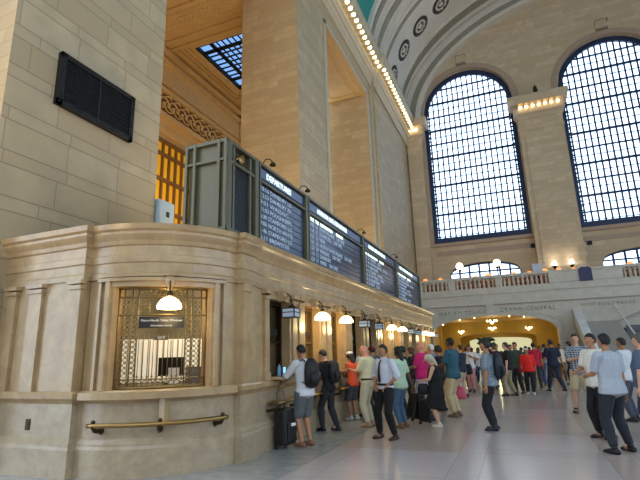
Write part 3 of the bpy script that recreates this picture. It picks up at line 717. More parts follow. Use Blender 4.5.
# brass bag rail on the bay
rail=empty('brass_rail',(AC[0],AC[1],.72),label='curved brass bag rail with dark brackets below the bay sill',cat='rail')
p=[(math.cos(math.radians(a))*(AR+.2),math.sin(math.radians(a))*(AR+.2),0) for a in range(-83,-14,3)]
MB().tube(p,(.033),side=(0,0,1),n=8).build('tube',brass,rail)
for a in (-80,-50,-20):
    c=math.cos(math.radians(a)); s=math.sin(math.radians(a))
    MB().tube([(c*(AR+.2),s*(AR+.2),0),(c*(AR+.16),s*(AR+.16),-.07),(c*(AR+.02),s*(AR+.02),-.1)],[.04,.03,.035],n=8).ball((c*(AR+.02),s*(AR+.02),-.08),(.05,.05,.07),1).ball((c*(AR+.2),s*(AR+.2),.05),(.035,.035,.03),1).build('bracket',bronze,rail)
# lamps on brackets
def lampbase(kind,label):
    e=empty('wall_lamp',(0,0,0),label=label,cat='wall lamp')
    MB().tube([(0,0,.36),(.1,0,.42),(.2,0,.40),(.26,0,.32),(.26,0,.2)],.014,n=6).lathe([(.05,.30),(.05,.34),(.02,.38)],(0,0,0),8).ball((.02,0,.36),(.03,.06,.06),1).tube([(.02,0,.3),(.1,0,.26),(.18,0,.34)],.008,n=5).build('bracket',bronze,e)
    if kind=='lit':
        MB().lathe([(.03,.15),(.07,.145),(.12,.11),(.165,.05),(.178,0.0),(.17,-.025),(.13,-.03),(.0,-.025)],(.26,0,0),24,.06,8).build('shade',shade,e); MB().lathe([(.02,.24),(.05,.2),(.05,.165)],(.26,0,0),10).build('fitter',bronze,e)
    else:
        gl=M('unlit_box_glass',(190,205,222),.25,emit=.1)  # a faint glow is put into the unlit glass
        MB().box(.12,.38,-.13,.13,-.06,.1).build('shade',gl,e); 
        m2=MB()
        for sx in (.12,.38):
            for sy in (-.13,.13): m2.box(sx-.01,sx+.01,sy-.01,sy+.01,-.07,.11)
        for z in (-.065,.03,.105): m2.box(.11,.39,-.14,-.12,z-.008,z+.008).box(.11,.39,.12,.14,z-.008,z+.008).box(.11,.13,-.14,.14,z-.008,z+.008).box(.37,.39,-.14,.14,z-.008,z+.008)
        m2.lathe([(.14,.12),(.07,.16),(.02,.2)],(.26,0,0),4); m2.build('shade_frame',bronze,e)
    return e
ord_=['nearest the curved bay','second','third','fourth','fifth','sixth','seventh','eighth','ninth','tenth','eleventh','farthest']
L0_=None; U0_=None
for k,y in enumerate(yk):
    l=k in lits
    lab=('glowing scalloped glass lamp over the %s ticket window' if l else 'unlit square glass lantern over the %s ticket window')%(ord_[k] if k else 'straight-wall')
    if k==0: lab='unlit square glass lantern nearest the curved bay'
    if k==11: lab='unlit square glass lantern over the farthest ticket window'
    src=L0_ if l else U0_
    if src is None:
        e=lampbase('lit' if l else 'box',lab); e.location=(-4.32,y,2.40)
        if l: L0_=e
        else: U0_=e
    else: copy_tree(src,(-4.32,y,2.42),label=lab)
    if l: light('POINT',(-4.03,y,2.24),15 if k<8 else 9,(1,.74,.36),.12)
e=copy_tree(L0_,(AC[0]+(AR-.02)*math.cos(ka),AC[1]+(AR-.02)*math.sin(ka),2.36),rz=ka,label='glowing scalloped glass lamp hanging before the curved bay window')
light('POINT',(AC[0]+(AR+.28)*math.cos(ka),AC[1]+(AR+.28)*math.sin(ka),2.25),7,(1,.76,.4),.12)
light('POINT',(AC[0]+(AR-.35)*math.cos(ka),AC[1]+(AR-.35)*math.sin(ka),2.5),12,(1,.72,.3),.1)
# counters under the windows
cs0=None
for k,y in enumerate(yk[:8]):
    lab='marble writing shelf with brass bag rail under the %s ticket window'%(('first','second','third','fourth','fifth','sixth','seventh','eighth')[k])
    if cs0 is None:
        cs0=empty('window_shelf',(-4.35,y,0),label=lab,cat='shelf'); MB().box(-.2,.26,-.42,.42,1.18,1.23).build('shelf_top',mar,cs0,bevel=.01); MB().box(-.0,.12,-.05,.05,1.0,1.18).build('corbel',mar,cs0)
        MB().box(.05,.30,-.5,.5,.78,.80).tube([(.28,-.55,.79),(.28,.55,.79)],.025,n=8).tube([(.05,-.52,.79),(.05,.52,.79)],.02,n=8).build('bag_rail',brass,cs0)
        for s in (-.48,.48): MB().tube([(.28,s,.77),(.2,s,.68),(.0,s,.64)],.025,n=6).build('bracket',bronze,cs0)
    else: copy_tree(cs0,(-4.35,y,0),label=lab)

# ------------------------------------------------------------------ electrical cabinet
eb=empty('electrical_cabinet',(-8.1,9.05,3.7),label='pale blue grey electrical cabinet at the foot of the near stone pier',cat='cabinet')
MB().box(-.2,.2,-.28,.3,0,1.84).build('body',M('pale_blue_grey_paint',(160,178,190),.4),eb,bevel=.02); MB().box(.2,.215,-.02,.1,1.42,1.56).build('latch',black,eb); MB().box(.2,.21,-.24,.26,.06,1.78).build('door',M('pale_blue_grey_paint',(160,178,190),.4),eb)
ol=MB().box(-.045,.045,-.015,0,-.08,.08).box(-.03,.03,-.02,-.015,-.05,.05).build('wall_outlet',bronze); ol.location=(-7.05,5.28,.70); tag(ol,'small dark metal outlet in the marble at the left end of the ticket office','outlet')
fi=MB().lathe([(.3,0),(.3,.15),(.12,.25),(.2,.6),(.14,.9),(.05,1.1)],(0,0,0),10).build('finial',bronze); fi.location=(4.05,42.2,23.5); tag(fi,'small dark bronze finial on the broad capital between the arches','finial')
# bronze vent in the near pier
ev=empty('wall_grille',(-8,6.74,7.2),label='black rectangular bronze grille high in the near pier',cat='grille')
mb=MB(); mb.box(0,.06,-1.,1.,-.58,.58); mb.build('back_plate',M('black_bronze',(24,24,27),.45,.4,var=.3),ev)
mb=MB(); fr=M('black_bronze_frame',(42,42,46),.4,.5,var=.3)
for a in ((-1.,1.,.47,.58),(-1.,1.,-.58,-.47),(-1.,-.88,-.58,.58),(.88,1.,-.58,.58)): mb.box(.06,.12,*a)
for k in range(26): 
    for z in (-.525,.525): mb.ball((.12,-.96+k*.0768,z),.025,1)
for k in range(13):
    for y in (-.94,.94): mb.ball((.12,y,-.46+k*.0768),.025,1)
mb.build('frame',fr,ev)
mb=MB()
for k in range(38): y=-.85+k*.046; mb.box(.06,.085,y-.01,y+.01,-.47,.47)
for k in range(9): z=-.42+k*.105; mb.box(.07,.09,-.88,.88,z-.006,z+.006)
mb.box(.06,.1,-.03,.03,-.47,.47); mb.build('lattice',fr,ev)

# ------------------------------------------------------------------ departure boards
bd=empty('departure_board',(-4.4,6.5,3.7),label='long green grey departure board standing on the ticket office',cat='departure board')
def bpart(mb,name,m,**k): return mb.build(name,m,bd,**k)
sec=[0,.95,3.35,7.9,12.5,17.6]; HT=1.72
mb=MB(); mb.box(-.8,-.08,0.02,17.6,0.0,HT-.02); bpart(mb,'body',steel)
mb=MB()
mb.box(-.1,.04,0,17.62,HT-.06,HT); mb.box(-.1,.04,0,17.62,0,.08); mb.box(-.1,.03,0,17.62,HT-.42,HT-.36)
for y in sec: mb.box(-.1,.05,y-.0,y+.12,0,HT) 
for y in (.2,.78): mb.box(-.1,.02,y,y+.06,0,HT)
for y in sec[1:-1]: mb.box(-.1,.06,y+.16,y+.2,0,HT)
bpart(mb,'front_frame',steel,bevel=.008)
mb=MB(); mb.box(-.86,.04,-.05,.02,HT-.07,HT); mb.box(-.86,.04,-.05,.02,0,.08); mb.box(-.86,.04,-.05,.02,HT-.42,HT-.37)
for x in (-.86,-.68,-.16,-.02): mb.box(x,x+.06,-.06,.02,0,HT)
bpart(mb,'end_frame',steel,bevel=.008)
mb=MB(); mb.box(-.08,-.04,.26,.78,.1,HT-.42)
for k in range(30): z=.1+k*.04; mb.box(-.04,-.02,.26,.78,z,z+.012)
bpart(mb,'louvre_panel',M('louvre_dark',(44,54,58),.4))
bpart(MB().ball((-.02,.52,HT-.21),(.03,.1,.1),2).tube([(-.02,.34,HT-.28),(0,.52,HT-.12),(-.02,.7,HT-.28)],.02,n=6),'emblem',brass)
titles=['DEPARTURES','HUDSON LINE DEPARTURES','HARLEM LINE DEPARTURES','NEW HAVEN DEPARTURES']
st_=['WHITE PLAINS','CROTON HARMON','POUGHKEEPSIE','STAMFORD','NEW HAVEN','SOUTHEAST','BREWSTER','WASSAIC','YONKERS','NORTH WHITE PLAINS','MOUNT KISCO','DANBURY']
random.seed(5)
for i in range(4):
    y0,y1=sec[i+1]+.22,sec[i+2]-.06; W=y1-y0
    fp=bpart(MB().box(-.08,-.03,y0,y1,.1,HT-.44),'flap_panel',flap)
    mb=MB(); R_=8
    for k in range(1,R_): z=.1+(HT-.56)*k/R_; mb.box(-.03,-.02,y0,y1,z-.008,z+.008)
    mb.build('row_divider',M('row_divider',(14,20,30),.3),fp)
    hs=bpart(MB().box(-.08,-.01,y0,y1,HT-.3,HT-.1),'header_strip',hdr)
    text('header_lettering',titles[i],.18,(-.005,y0+W*.14,HT-.265),MX,lit,hs,sx=(W*.72)/(len(titles[i])*.125)*.9)
    rows=R_ if i==0 else R_
    for k in range(R_):
        if i>0 and k==0:
            text('column_heading','TIME  TRK  DESTINATION       REMARKS',.13,(-.018,y0+.1,HT-.44-(HT-.56)*(1)/R_+.03),MX,lit,fp,sx=W/3.6*.9); continue
        s='%d:%02d %s %s'%(random.randint(1,12),random.randint(0,59),random.choice(st_),random.choice(('','LOCAL','EXPRESS')))
        if i==0: s=s[:16].upper()
        else:
            s='%d:%02d  %d  %s'%(random.randint(1,12),random.randint(0,59),random.randint(11,42),random.choice(st_))
            if random.random()<.15: s=s[:14]
        if i: text('flap_lettering',s+('    '+random.choice(('ON TIME','LOCAL','ON TIME')) if k%3 else ''),.15,(-.018,y0+.1,HT-.44-(HT-.56)*(k+1)/R_+.03),MX,ink,fp,sx=W/3.9)
        else: text('flap_lettering',s,.13,(-.018,y0+.06,HT-.44-(HT-.56)*(k+1)/R_+.03),MX,ink,fp,sx=W/(len(s)*.09)*.86)
g0=None
for y,lab in ((8.1,'small dark gooseneck lamp over the near end of the departure board'),(9.9,'dark gooseneck lamp over the first divider of the departure board'),(14.5,'dark gooseneck lamp over the middle divider of the departure board'),(19.1,'dark gooseneck lamp over the last divider of the departure board')):
    if g0 is None:
        g0=empty('gooseneck_lamp',(-4.5,y,5.42),label=lab,cat='lamp'); MB().tube([(-.1,0,0),(-.1,0,.22),(0,0,.34),(.14,.0,.34),(.24,0,.22)],.018,n=6).build('arm',iron,g0); MB().lathe([(.1,-.02),(.08,.05),(.03,.09)],(.25,0,.12),10).build('hood',bronze,g0); g0.scale=(.7,.7,.7)
    else: copy_tree(g0,(-4.5,y,5.42),label=lab)

# unseen warm lights added to light the pier sides and the mezzanine
light('AREA',(-6.6,13.2,4.0),380,(1,.76,.46),1.4,(PI,0,0),7.)
light('AREA',(-6.4,25.0,4.0),330,(1,.76,.46),1.2,(PI,0,0),5.)
light('AREA',(-6.6,1.0,3.0),200,(1,.76,.46),1.4,(PI,0,0),3.)
light('POINT',(-14.5,19,9),330,(1,.76,.46),.5)
light('POINT',(-14.,12,12),230,(1,.76,.46),.5)

# ------------------------------------------------------------------ people
def fuse(mb,name,mat,parent,vox,it=4):
    me=bpy.data.meshes.new('t'); bmesh.ops.recalc_face_normals(mb.bm,faces=mb.bm.faces); mb.bm.to_mesh(me); mb.bm.free()
    o=bpy.data.objects.new('t',me); COL.objects.link(o)
    m=o.modifiers.new('r','REMESH'); m.mode='VOXEL'; m.voxel_size=vox
    m=o.modifiers.new('s','SMOOTH'); m.iterations=it; m.factor=.5
    bpy.context.view_layer.update()
    me2=bpy.data.meshes.new_from_object(o.evaluated_get(bpy.context.evaluated_depsgraph_get())); bpy.data.objects.remove(o); bpy.data.meshes.remove(me)
    me2.materials.clear(); me2.materials.append(mat)
    for p in me2.polygons: p.use_smooth=True; p.material_index=0
    o=bpy.data.objects.new(name,me2); COL.objects.link(o); o.parent=parent; return o
def ik(a,b,l1,l2,pole):
    d=b-a; L=min(d.length,(l1+l2)*.999); u=d.normalized(); b2=a+u*L
    c=(l1*l1-l2*l2+L*L)/(2*L); h=math.sqrt(max(0,l1*l1-c*c)); p=(pole-u*pole.dot(u))
    p=p.normalized() if p.length>1e-4 else Vector((0,1,0))
    return a+u*c+p*h,b2
SKIN={'light':(214,166,138),'pink':(214,150,126),'tan':(176,124,92),'brown':(108,72,52),'pale':(226,186,160)}
def V(*a): return Vector(a)
POSES={'relax':((.26,.03,.80),(.4,-.8,0)),'hip':((.17,.10,1.0),(1.,-.6,0)),'hold':((.08,.34,1.12),(.5,-.5,-.6)),'read':((.06,.36,1.2),(.5,-.4,-.7)),
 'counter':((.14,.44,1.24),(.6,-.5,-.6)),'swing':((.24,.22,.86),(.3,-1,0)),'back':((.25,-.18,.84),(.3,-1,0)),'strap':((.14,.17,1.3),(.8,.2,-.8)),'face':((.05,.2,1.5),(.7,.1,-.7)),
 'point':((.12,.5,1.32),(.5,-.3,-.8)),'chest':((-.06,.24,1.22),(.7,-.1,-.7)),'behind':((.06,-.2,.95),(1,-.6,0)),'carry':((.24,.1,.86),(.4,-1,0))}
def person(label,x,y,head,H=1.75,skin='light',build=1.,top=None,sleeve='short',bottom=None,bkind='trousers',hair=(40,28,22),hstyle='short',arms=('relax','relax'),legs='stand',lean=0,nod=0,turn=0,
           shoe=(30,28,28),det=1,fem=False,tuck=False,group=None,face=True,cap=None,extra=None,trim=None):
    """heading: 0 looks away from the viewer (+Y), 90 looks to -X"""
    S=H/1.75; root=empty('person',(x,y,0),math.radians(head),label,'person',group); root.scale=(S,S,S)
    vox=(.0115 if det==1 else .018); sk=M('skin_'+skin,SKIN[skin],.5,var=.06)
    ln=math.radians(lean); piv=V(0,0,.95); LR=Matrix.Rotation(-ln,3,'X')
    T=lambda p:(piv+LR@(Vector(p)-piv)) if Vector(p).z>.95 else Vector(p)
    B=build; shw=(.165 if fem else .185)*(.7+.3*B)
    # skeleton
    hips={s:V(s*.088,0,.90) for s in (-1,1)}
    ft={'stand':{-1:(-.11,.0),1:(.12,.02)},'apart':{-1:(-.17,.0),1:(.19,.04)},'walk':{-1:(-.09,.30),1:(.10,-.28)},'step':{-1:(-.10,.14),1:(.11,-.12)},'close':{-1:(-.07,.0),1:(.07,.03)}}[legs]
    knee={};ank={}
    for s in (-1,1):
        fx,fy=ft[s]; up=.05 if (legs=='walk' and fy<0) else 0
        knee[s],ank[s]=ik(hips[s],V(fx,fy-.02,.085+up),.43,.415,V(s*.05,1,0))
    sh={s:T((s*shw,-.01,1.42)) for s in (-1,1)}; elb={};wr={}
    for i,s in enumerate((-1,1)):
        (hx,hy,hz),pl=POSES[arms[i]]; sx=s
        tg=V(sx*hx*(1 if hx>.2 else 1),hy,hz)
        if arms[i] in('relax','swing','back','carry'): tg=V(s*(hx+.03*(B-1)*3),hy,hz)
        if hz>.98: tg=T(tg)
        d=(tg-sh[s]).normalized()
        elb[s],wr[s]=ik(sh[s],tg-d*.0,.295,.265,V(s*pl[0],pl[1],pl[2]))
    wx=(.9 if fem else 1.)
    def torso(mb,g,z0=.86,z1=1.5,flare=0):
        prof=[(.86,.150+flare*.05,.112,0),(.93,.168*1.0+flare*.03,.125,-.012),(1.0,.155,.122,-.005),(1.08,.140*wx,.115,.0),(1.2,.150*wx,.122,.0),(1.30,.165,.13,.0),(1.38,.172,.118,-.005),(1.43,.150,.09,-.01),(1.47,.085,.07,-.005),(1.5,.06,.06,0)]
        pts=[];rad=[]
        for z,rx,ry,oy in prof:
            if z<z0-.001 or z>z1+.001: continue
            k=B if z<1.3 else (.6+.4*B); kb=(1+(B-1)*1.9) if .95<z<1.25 else k
            pts.append(T((0,oy+(.03*(B-1)*3 if .95<z<1.25 else 0),z))); rad.append((rx*k+g,ry*kb+g))
        mb.tube(pts,rad,(1,0,0),16)
    def arm(mb,g,t0=0,t1=2.):            # t in [0,2]: shoulder..elbow..wrist
        for s in (-1,1):
            A,E_,W=sh[s],elb[s],wr[s]; rr=[(0,.058),(.25,.055),(.5,.05),(.85,.043),(1,.04),(1.25,.042),(1.6,.034),(2.,.026)]
            pts=[];rad=[]
            for t,r_ in rr:
                if t<t0 or t>t1+.01: continue
                pts.append(A.lerp(E_,t) if t<=1 else E_.lerp(W,t-1)); rad.append(r_*(.75+.25*B)*(.88 if fem else 1)+g)
            if len(pts)>1: mb.tube(pts,rad,(0,0,1) if abs((W-A).normalized().z)<.8 else (0,1,0),10)
            mb.ball(A+V(0,0,-.005),(.062+g,.062+g,.06+g),2)
    def leg(mb,g,t1=2.,k=1.):
        for s in (-1,1):
            A,K_,W=hips[s]+V(0,0,.02),knee[s],ank[s]; rr=[(0,.092),(.3,.085),(.65,.068),(1,.056),(1.3,.058),(1.6,.045),(1.92,.036),(2.,.036)]
            pts=[];rad=[]
            for t,r_ in rr:
                if t>t1+.01: continue
                pts.append(A.lerp(K_,t) if t<=1 else K_.lerp(W,t-1)); rad.append(r_*(.7+.3*B)*k+g*(1 if t<1 else 1.25))
            mb.tube(pts,rad,(1,0,0),12)
    # head frame
    hb=T((0,.0,1.50)); hr=LR@Matrix.Rotation(math.radians(turn),3,'Z')@Matrix.Rotation(-math.radians(nod),3,'X'); hc=hb+LR@V(0,.015,.035)
    Hd=lambda *p:hc+hr@V(*p)
    mb=MB(); torso(mb,0); arm(mb,0); leg(mb,0)
    mb.tube([T((0,-.005,1.44)),hb,Hd(0,-.0,.06)],[.062,.053,.052],n=12)
    mb.ball(Hd(0,.0,.115),(.073,.092,.105),3,hr); mb.ball(Hd(0,.028,.055),(.054,.062,.056),2,hr); mb.ball(Hd(0,.062,.022),(.026,.024,.02),2,hr)
    mb.ball(Hd(0,.097,.09),(.012,.018,.022),2,hr); mb.ball(Hd(0,.092,.112),(.008,.012,.03),1,hr)
    for s in (-1,1): mb.ball(Hd(s*.074,-.005,.1),(.010,.02,.03),2,hr); mb.ball(ank[s]+V(0,.04,-.045),(.042,.10,.04),2)
    body=fuse(mb,'body',sk,root,vox,3)
    # hands: palm, four fingers and thumb joined to the same body mesh
    hm=MB()
    for i,s in enumerate((-1,1)):
        d=(wr[s]-elb[s]).normalized(); nrm=V(-s,0,0) if abs(d.z)>.7 else V(0,0,-1) if arms[i] not in('strap','face') else V(-s*.3,-1,0)
        nrm=(nrm-d*nrm.dot(d)).normalized(); acr=d.cross(nrm).normalized()
        if acr.dot(V(0,1,0) if abs(d.z)>.7 else V(-s,0,0))<0: acr=-acr
        if abs(d.z)<=.7: acr=acr if acr.dot(V(-s,0,.01))>0 else -acr
        p0=wr[s]; R3=Matrix((acr,d,nrm)).transposed()
        hm.tube([p0-d*.02,p0+d*.02,p0+d*.055,p0+d*.09],[(.026,.02),(.034,.018),(.042,.016),(.04,.013)],acr,10)
        for j,(o,L) in enumerate(((.029,.068),(.010,.078),(-.010,.072),(-.029,.056))):
            q=p0+d*.088+acr*o; k1=q+d*L*.5+nrm*.008; k2=k1+d*L*.3+nrm*.018; k3=k2+d*L*.12+nrm*.018
            hm.tube([q-d*.012,q,k1,k2,k3],[.0095,.0095,.0088,.008,.007],acr,6)
        q=p0+d*.03+acr*.03; hm.tube([q-acr*.01,q+acr*.014+d*.022,q+acr*.024+d*.048+nrm*.012,q+acr*.02+d*.066+nrm*.022],[.013,.012,.010,.008],nrm,6)
    if det==1 or face:
        hm.mi=1
        for s in (-1,1): hm.ball(Hd(s*.029,.083,.118),(.012,.008,.007),1,hr)
        hm.mi=2
        for s in (-1,1): hm.ball(Hd(s*.029,.0905,.118),(.0055,.004,.006),1,hr); hm.ball(Hd(s*.03,.085,.139),(.018,.006,.004),1,hr)
        hm.mi=3; hm.ball(Hd(0,.087,.056),(.022,.007,.006),1,hr)
    bmesh.ops.recalc_face_normals(hm.bm,faces=hm.bm.faces); b2=bmesh.new(); b2.from_mesh(body.data); t=bpy.data.meshes.new('h'); hm.bm.to_mesh(t); b2.from_mesh(t); b2.to_mesh(body.data); b2.free(); hm.bm.free(); bpy.data.meshes.remove(t)
    for m in (M('eye_white',(225,220,212),.3),M('dark_brow',(30,22,18),.6),M('lips',(158,92,82),.5)): body.data.materials.append(m)
    # clothes
    key=lambda c:'%d_%d_%d'%c
    def cm(c):
        nm='cloth_'+key(c)
        if nm in _mc: return _mc[nm]
        m=M(nm,c,.85,var=.1,scale=14); nt=m.node_tree; tc=nt.nodes.new('ShaderNodeTexCoord'); mp=nt.nodes.new('ShaderNodeMapping'); mp.inputs['Scale'].default_value=(9,9,4); nt.links.new(tc.outputs['Object'],mp.inputs[0])
        bump(nt,nt.nodes['Principled BSDF'],noise(nt,mp.outputs[0],1.,3,.5,1.2),.5,.05); return m
    if bottom is not None:
        mb=MB(); g=.014
        if bkind in('trousers','jeans'):
            leg(mb,g+.006,1.92,1.0 if not fem else .96); torso(mb,g,.86,1.0)
        elif bkind=='shorts':
            leg(mb,.03,.66,1.05); 
            for s in (-1,1): mb.tube([hips[s],hips[s].lerp(knee[s],.5),hips[s].lerp(knee[s],.95)],[.115*(.7+.3*B),.108*(.7+.3*B),.102*(.7+.3*B)],(1,0,0),12)
            torso(mb,g,.86,1.0)
        elif bkind in('skirt','dress'):
            mx=sum((knee[s] for s in (-1,1)),V(0,0,0))/2
            mb.tube([V(0,0,1.02),V(0,-.005,.92),V(0,0,.78),V(mx.x,mx.y*.8,.5)],[(.15*B,.12*B),(.19*B,.15*B),(.22*B,.18*B),(.25*B,.2*B)],(1,0,0),18)
        fuse(mb,'trousers' if bkind in('trousers','jeans') else bkind if bkind!='dress' else 'skirt',cm(bottom),root,vox,4)
        if bkind=='trousers' and tuck:
            mb=MB(); mb.tube([T((0,-.004,.985)),T((0,-.004,1.02))],[(.16*B+.022,.124*B+.024)]*2,(1,0,0),20); mb.build('belt',M('belt_leather',(30,22,18),.4),root)
    if top is not None:
        mb=MB(); g=.02; torso(mb,g,.93 if tuck else .86,1.47,0 if tuck else .5)
        if not tuck: mb.tube([T((0,-.004,.96)),V(0,-.004,.86)],[(.165*B+g+.012,.128*B+g+.012),(.17*B+g+.018,.13*B+g+.018)],(1,0,0),16)
        if sleeve=='none': 
            for s in (-1,1): mb.ball(sh[s]+V(-s*.03,0,0),(.045,.065,.055),2)
        else: arm(mb,.016 if sleeve=='long' else .022,0,{'short':.85,'long':1.9,'roll':1.25}[sleeve])
        mb.tube([T((0,-.008,1.44)),T((0,-.004,1.495))],[(.088,.075),(.066,.066)],(1,0,0),14)
        so=fuse(mb,'blouse' if fem else 'shirt',top if not isinstance(top,tuple) else cm(top),root,vox,4)
        if trim=='tie':
            mb=MB(); pts=[T((0,.078,1.46)),T((0,.125,1.40)),T((0,.158,1.25)),T((0,.152,1.05))]; mb.tube(pts,[(.02,.012),(.024,.01),(.034,.008),(.042,.006)],(1,0,0),8); mb.build('tie',M('dark_tie',(40,28,44),.6),root)
        if trim in('tie','collar'):
            mb=MB(); mb.tube([T((0,0,1.475)),T((0,.0,1.515))],[(.07,.066),(.064,.06)],(1,0,0),14); mb.build('collar',cm(top) if isinstance(top,tuple) else top,root)
    # shoes
    for s in (-1,1):
        mb=MB(); a=ank[s]; gz=a.z-.085
        mb.tube([V(a.x,a.y-.075,gz+.035),V(a.x,a.y-.02,gz+.045),V(a.x+s*.01,a.y+.08,gz+.036),V(a.x+s*.015,a.y+.155,gz+.026),V(a.x+s*.015,a.y+.18,gz+.02)],[(.034,.034),(.042,.05),(.047,.037),(.042,.027),(.025,.018)],(1,0,0),12)
        if shoe!='sandal': mb.tube([V(a.x,a.y,gz+.06),V(a.x,a.y-.005,gz+.115)],[(.045,.055),(.042,.045)],(1,0,0),12)
        for v in mb.bm.verts: v.co.z=max(v.co.z,gz+.002)
        mb.build('shoe',M('shoe_'+(key(shoe) if shoe!='sandal' else 's'),shoe if shoe!='sandal' else (140,96,70),.45),root)
    # hair
    if hstyle!='bald':
        mb=MB(); hcx=Hd(0,-.006,.122)
        g=bmesh.ops.create_icosphere(mb.bm,subdivisions=3,radius=1)
        for v in g['verts']:
            c=v.co.copy(); R_=1.0; fr=c.y; 
            low={'short':-.68,'long':-1.,'bob':-1.,'fringe':-.25}[hstyle if hstyle in('short','long','bob') else 'short']
            hide=(fr>.3 and c.z<.5-.25*abs(c.x)) or (c.z<low) or (c.z<-.08 and fr>-.12 and hstyle in('short','curly'))
            k=.80 if hide else 1.
            big={'short':1.,'long':1.06,'bob':1.12,'curly':1.22}.get(hstyle,1.)
            big*=1+.05*math.sin(c.x*9+c.y*5)*math.sin(c.z*8+c.y*6)
            v.co=hcx+hr@V(c.x*.084*k*big,c.y*.103*k*big,c.z*.112*k*(big if c.z>0 else 1.))
        for fc in mb.bm.faces: fc.smooth=True
        if hstyle in('long','bob'):
            L=.32 if hstyle=='long' else .15
            mb.tube([Hd(0,-.05,.14),Hd(0,-.075,.05),hb+V(0,-.085,-.0),hb+LR@V(0,-.10,-L+.1)],[(.07,.05),(.085,.05),(.08,.035),(.055,.02)],(1,0,0),12)
        mb.build('hair',M('hair_'+key(hair),hair,.6,var=.25,scale=40),root)
    if cap:
        mb=MB(); mb.tube([Hd(0,-.006,.13),Hd(0,-.006,.165),Hd(0,-.008,.2),Hd(0,-.01,.228)],[(.088,.108),(.088,.107),(.07,.086),(.03,.038)],hr@V(1,0,0),18)
        mb.tube([Hd(0,.07,.15),Hd(0,.13,.145),Hd(0,.17,.135)],[(.07,.008),(.066,.007),(.045,.006)],hr@V(1,0,0),12); mb.build('cap',M('cap_'+key(cap),cap,.7),root)
    return root,dict(wr=wr,T=T,S=S,Hd=Hd,sh=sh)
def world(root,p): return Matrix.LocRotScale(root.location,root.rotation_euler,root.scale)@Vector(p)
def hold(o,root,p,rz=0): o.location=world(root,p); o.rotation_euler=(0,0,root.rotation_euler.z+rz); return o
def backpack(root,inf,label,col=(22,22,26),sc=1.,side=0):
    e=empty('backpack',(0,0,0),label=label,cat='backpack'); m=M('pack_%d'%col[0],col,.6)
    mb=MB(); mb.tube([V(0,0,-.24),V(0,0,-.2),V(0,0,0),V(0,0,.16),V(0,.02,.24)],[(.12,.07),(.16,.1),(.17,.11),(.15,.1),(.08,.05)],(1,0,0),14); mb.build('body',m,e)
    mb=MB(); mb.tube([V(0,-.1,-.18),V(0,-.12,-.1),V(0,-.11,.0)],[(.1,.03),(.13,.04),(.11,.03)],(1,0,0),12); mb.build('pocket',m,e)
    for s in (-1,1):
        MB().tube([V(s*.09,.09,.2),V(s*.10,.14,.24),V(s*.12,.26,.2),V(s*.13,.30,.05),V(s*.13,.22,-.12),V(s*.12,.09,-.18)],[(.022,.007)]*6,(1,0,0),6).build('strap',m,e)
    e.scale=(sc*.9,sc*.8,sc*.92); hold(e,root,inf['T']((side,-.21,1.24))); return e
def suitcase(x,y,rz,label,h=.62,w_=.42,col=(20,20,22)):
    e=empty('suitcase',(x,y,0),rz,label,'suitcase'); m=M('case_%d'%col[0],col,.5)
    MB().box(-w_/2,w_/2,-.13,.13,.06,.06+h).build('body',m,e,bevel=.05); MB().box(-w_/2+.05,w_/2-.05,-.17,-.12,.12,h*.75).build('pocket',m,e,bevel=.03)
    MB().tube([V(-.12,.1,h),V(-.12,.1,h+.35),V(.12,.1,h+.35),V(.12,.1,h)],.01,n=6).build('handle',M('grey_metal',(120,120,125),.3,.8),e)
    for s in (-1,1): MB().tube([V(s*.15-.02,.09,.04),V(s*.15+.02,.09,.04)],.04,(0,0,1),10).build('wheel',black,e)
    MB().box(-.06,.06,-.19,-.17,h*.62,h*.7).build('luggage_tag',M('white_paper',(240,240,240),.6),e)
    return e
def handbag(root,inf,side,label,col,name='handbag',sc=1.,drop=.42,loc=None):
    e=empty(name,(0,0,0),label=label,cat='bag'); m=M('bag_%d_%d'%col[:2],col,.6)
    MB().tube([V(0,0,-.16),V(0,0,-.12),V(0,0,.02),V(0,0,.12)],[(.14,.05),(.17,.07),(.16,.06),(.12,.03)],(0,1,0),12).build('body',m,e); MB().tube([V(0,-.1,.1),V(0,-.07,.26),V(0,0,.32),V(0,.07,.26),V(0,.1,.1)],.008,n=6).build('handle',m,e)
    e.scale=(sc,)*3; hold(e,root,loc if loc else inf['wr'][side]+V(side*.02,.02,-drop)); return e

plaid=None
def plaidmat(name,a,b,s):
    m,nt,bs=newmat(name); tc=nt.nodes.new('ShaderNodeTexCoord'); sp=nt.nodes.new('ShaderNodeSeparateXYZ'); nt.links.new(tc.outputs['Object'],sp.inputs[0])
    x,y,z=[X(nt,sp.outputs[i]) for i in range(3)]; u=((x+y)/s).mod(1.).lt(.45); v=(z/s).mod(1.).lt(.45)
    nt.links.new(mix(nt,u*.5+v*.5,lin(*a),lin(*b)),bs.inputs['Base Color']); bs.inputs['Roughness'].default_value=.85; return m
PL=plaidmat('navy_white_plaid',(38,46,70),(196,204,216),.05); GP=plaidmat('grey_blue_check',(108,124,140),(150,164,174),.03); PB=plaidmat('pale_blue_stripe',(150,170,200),(180,194,214),.02)
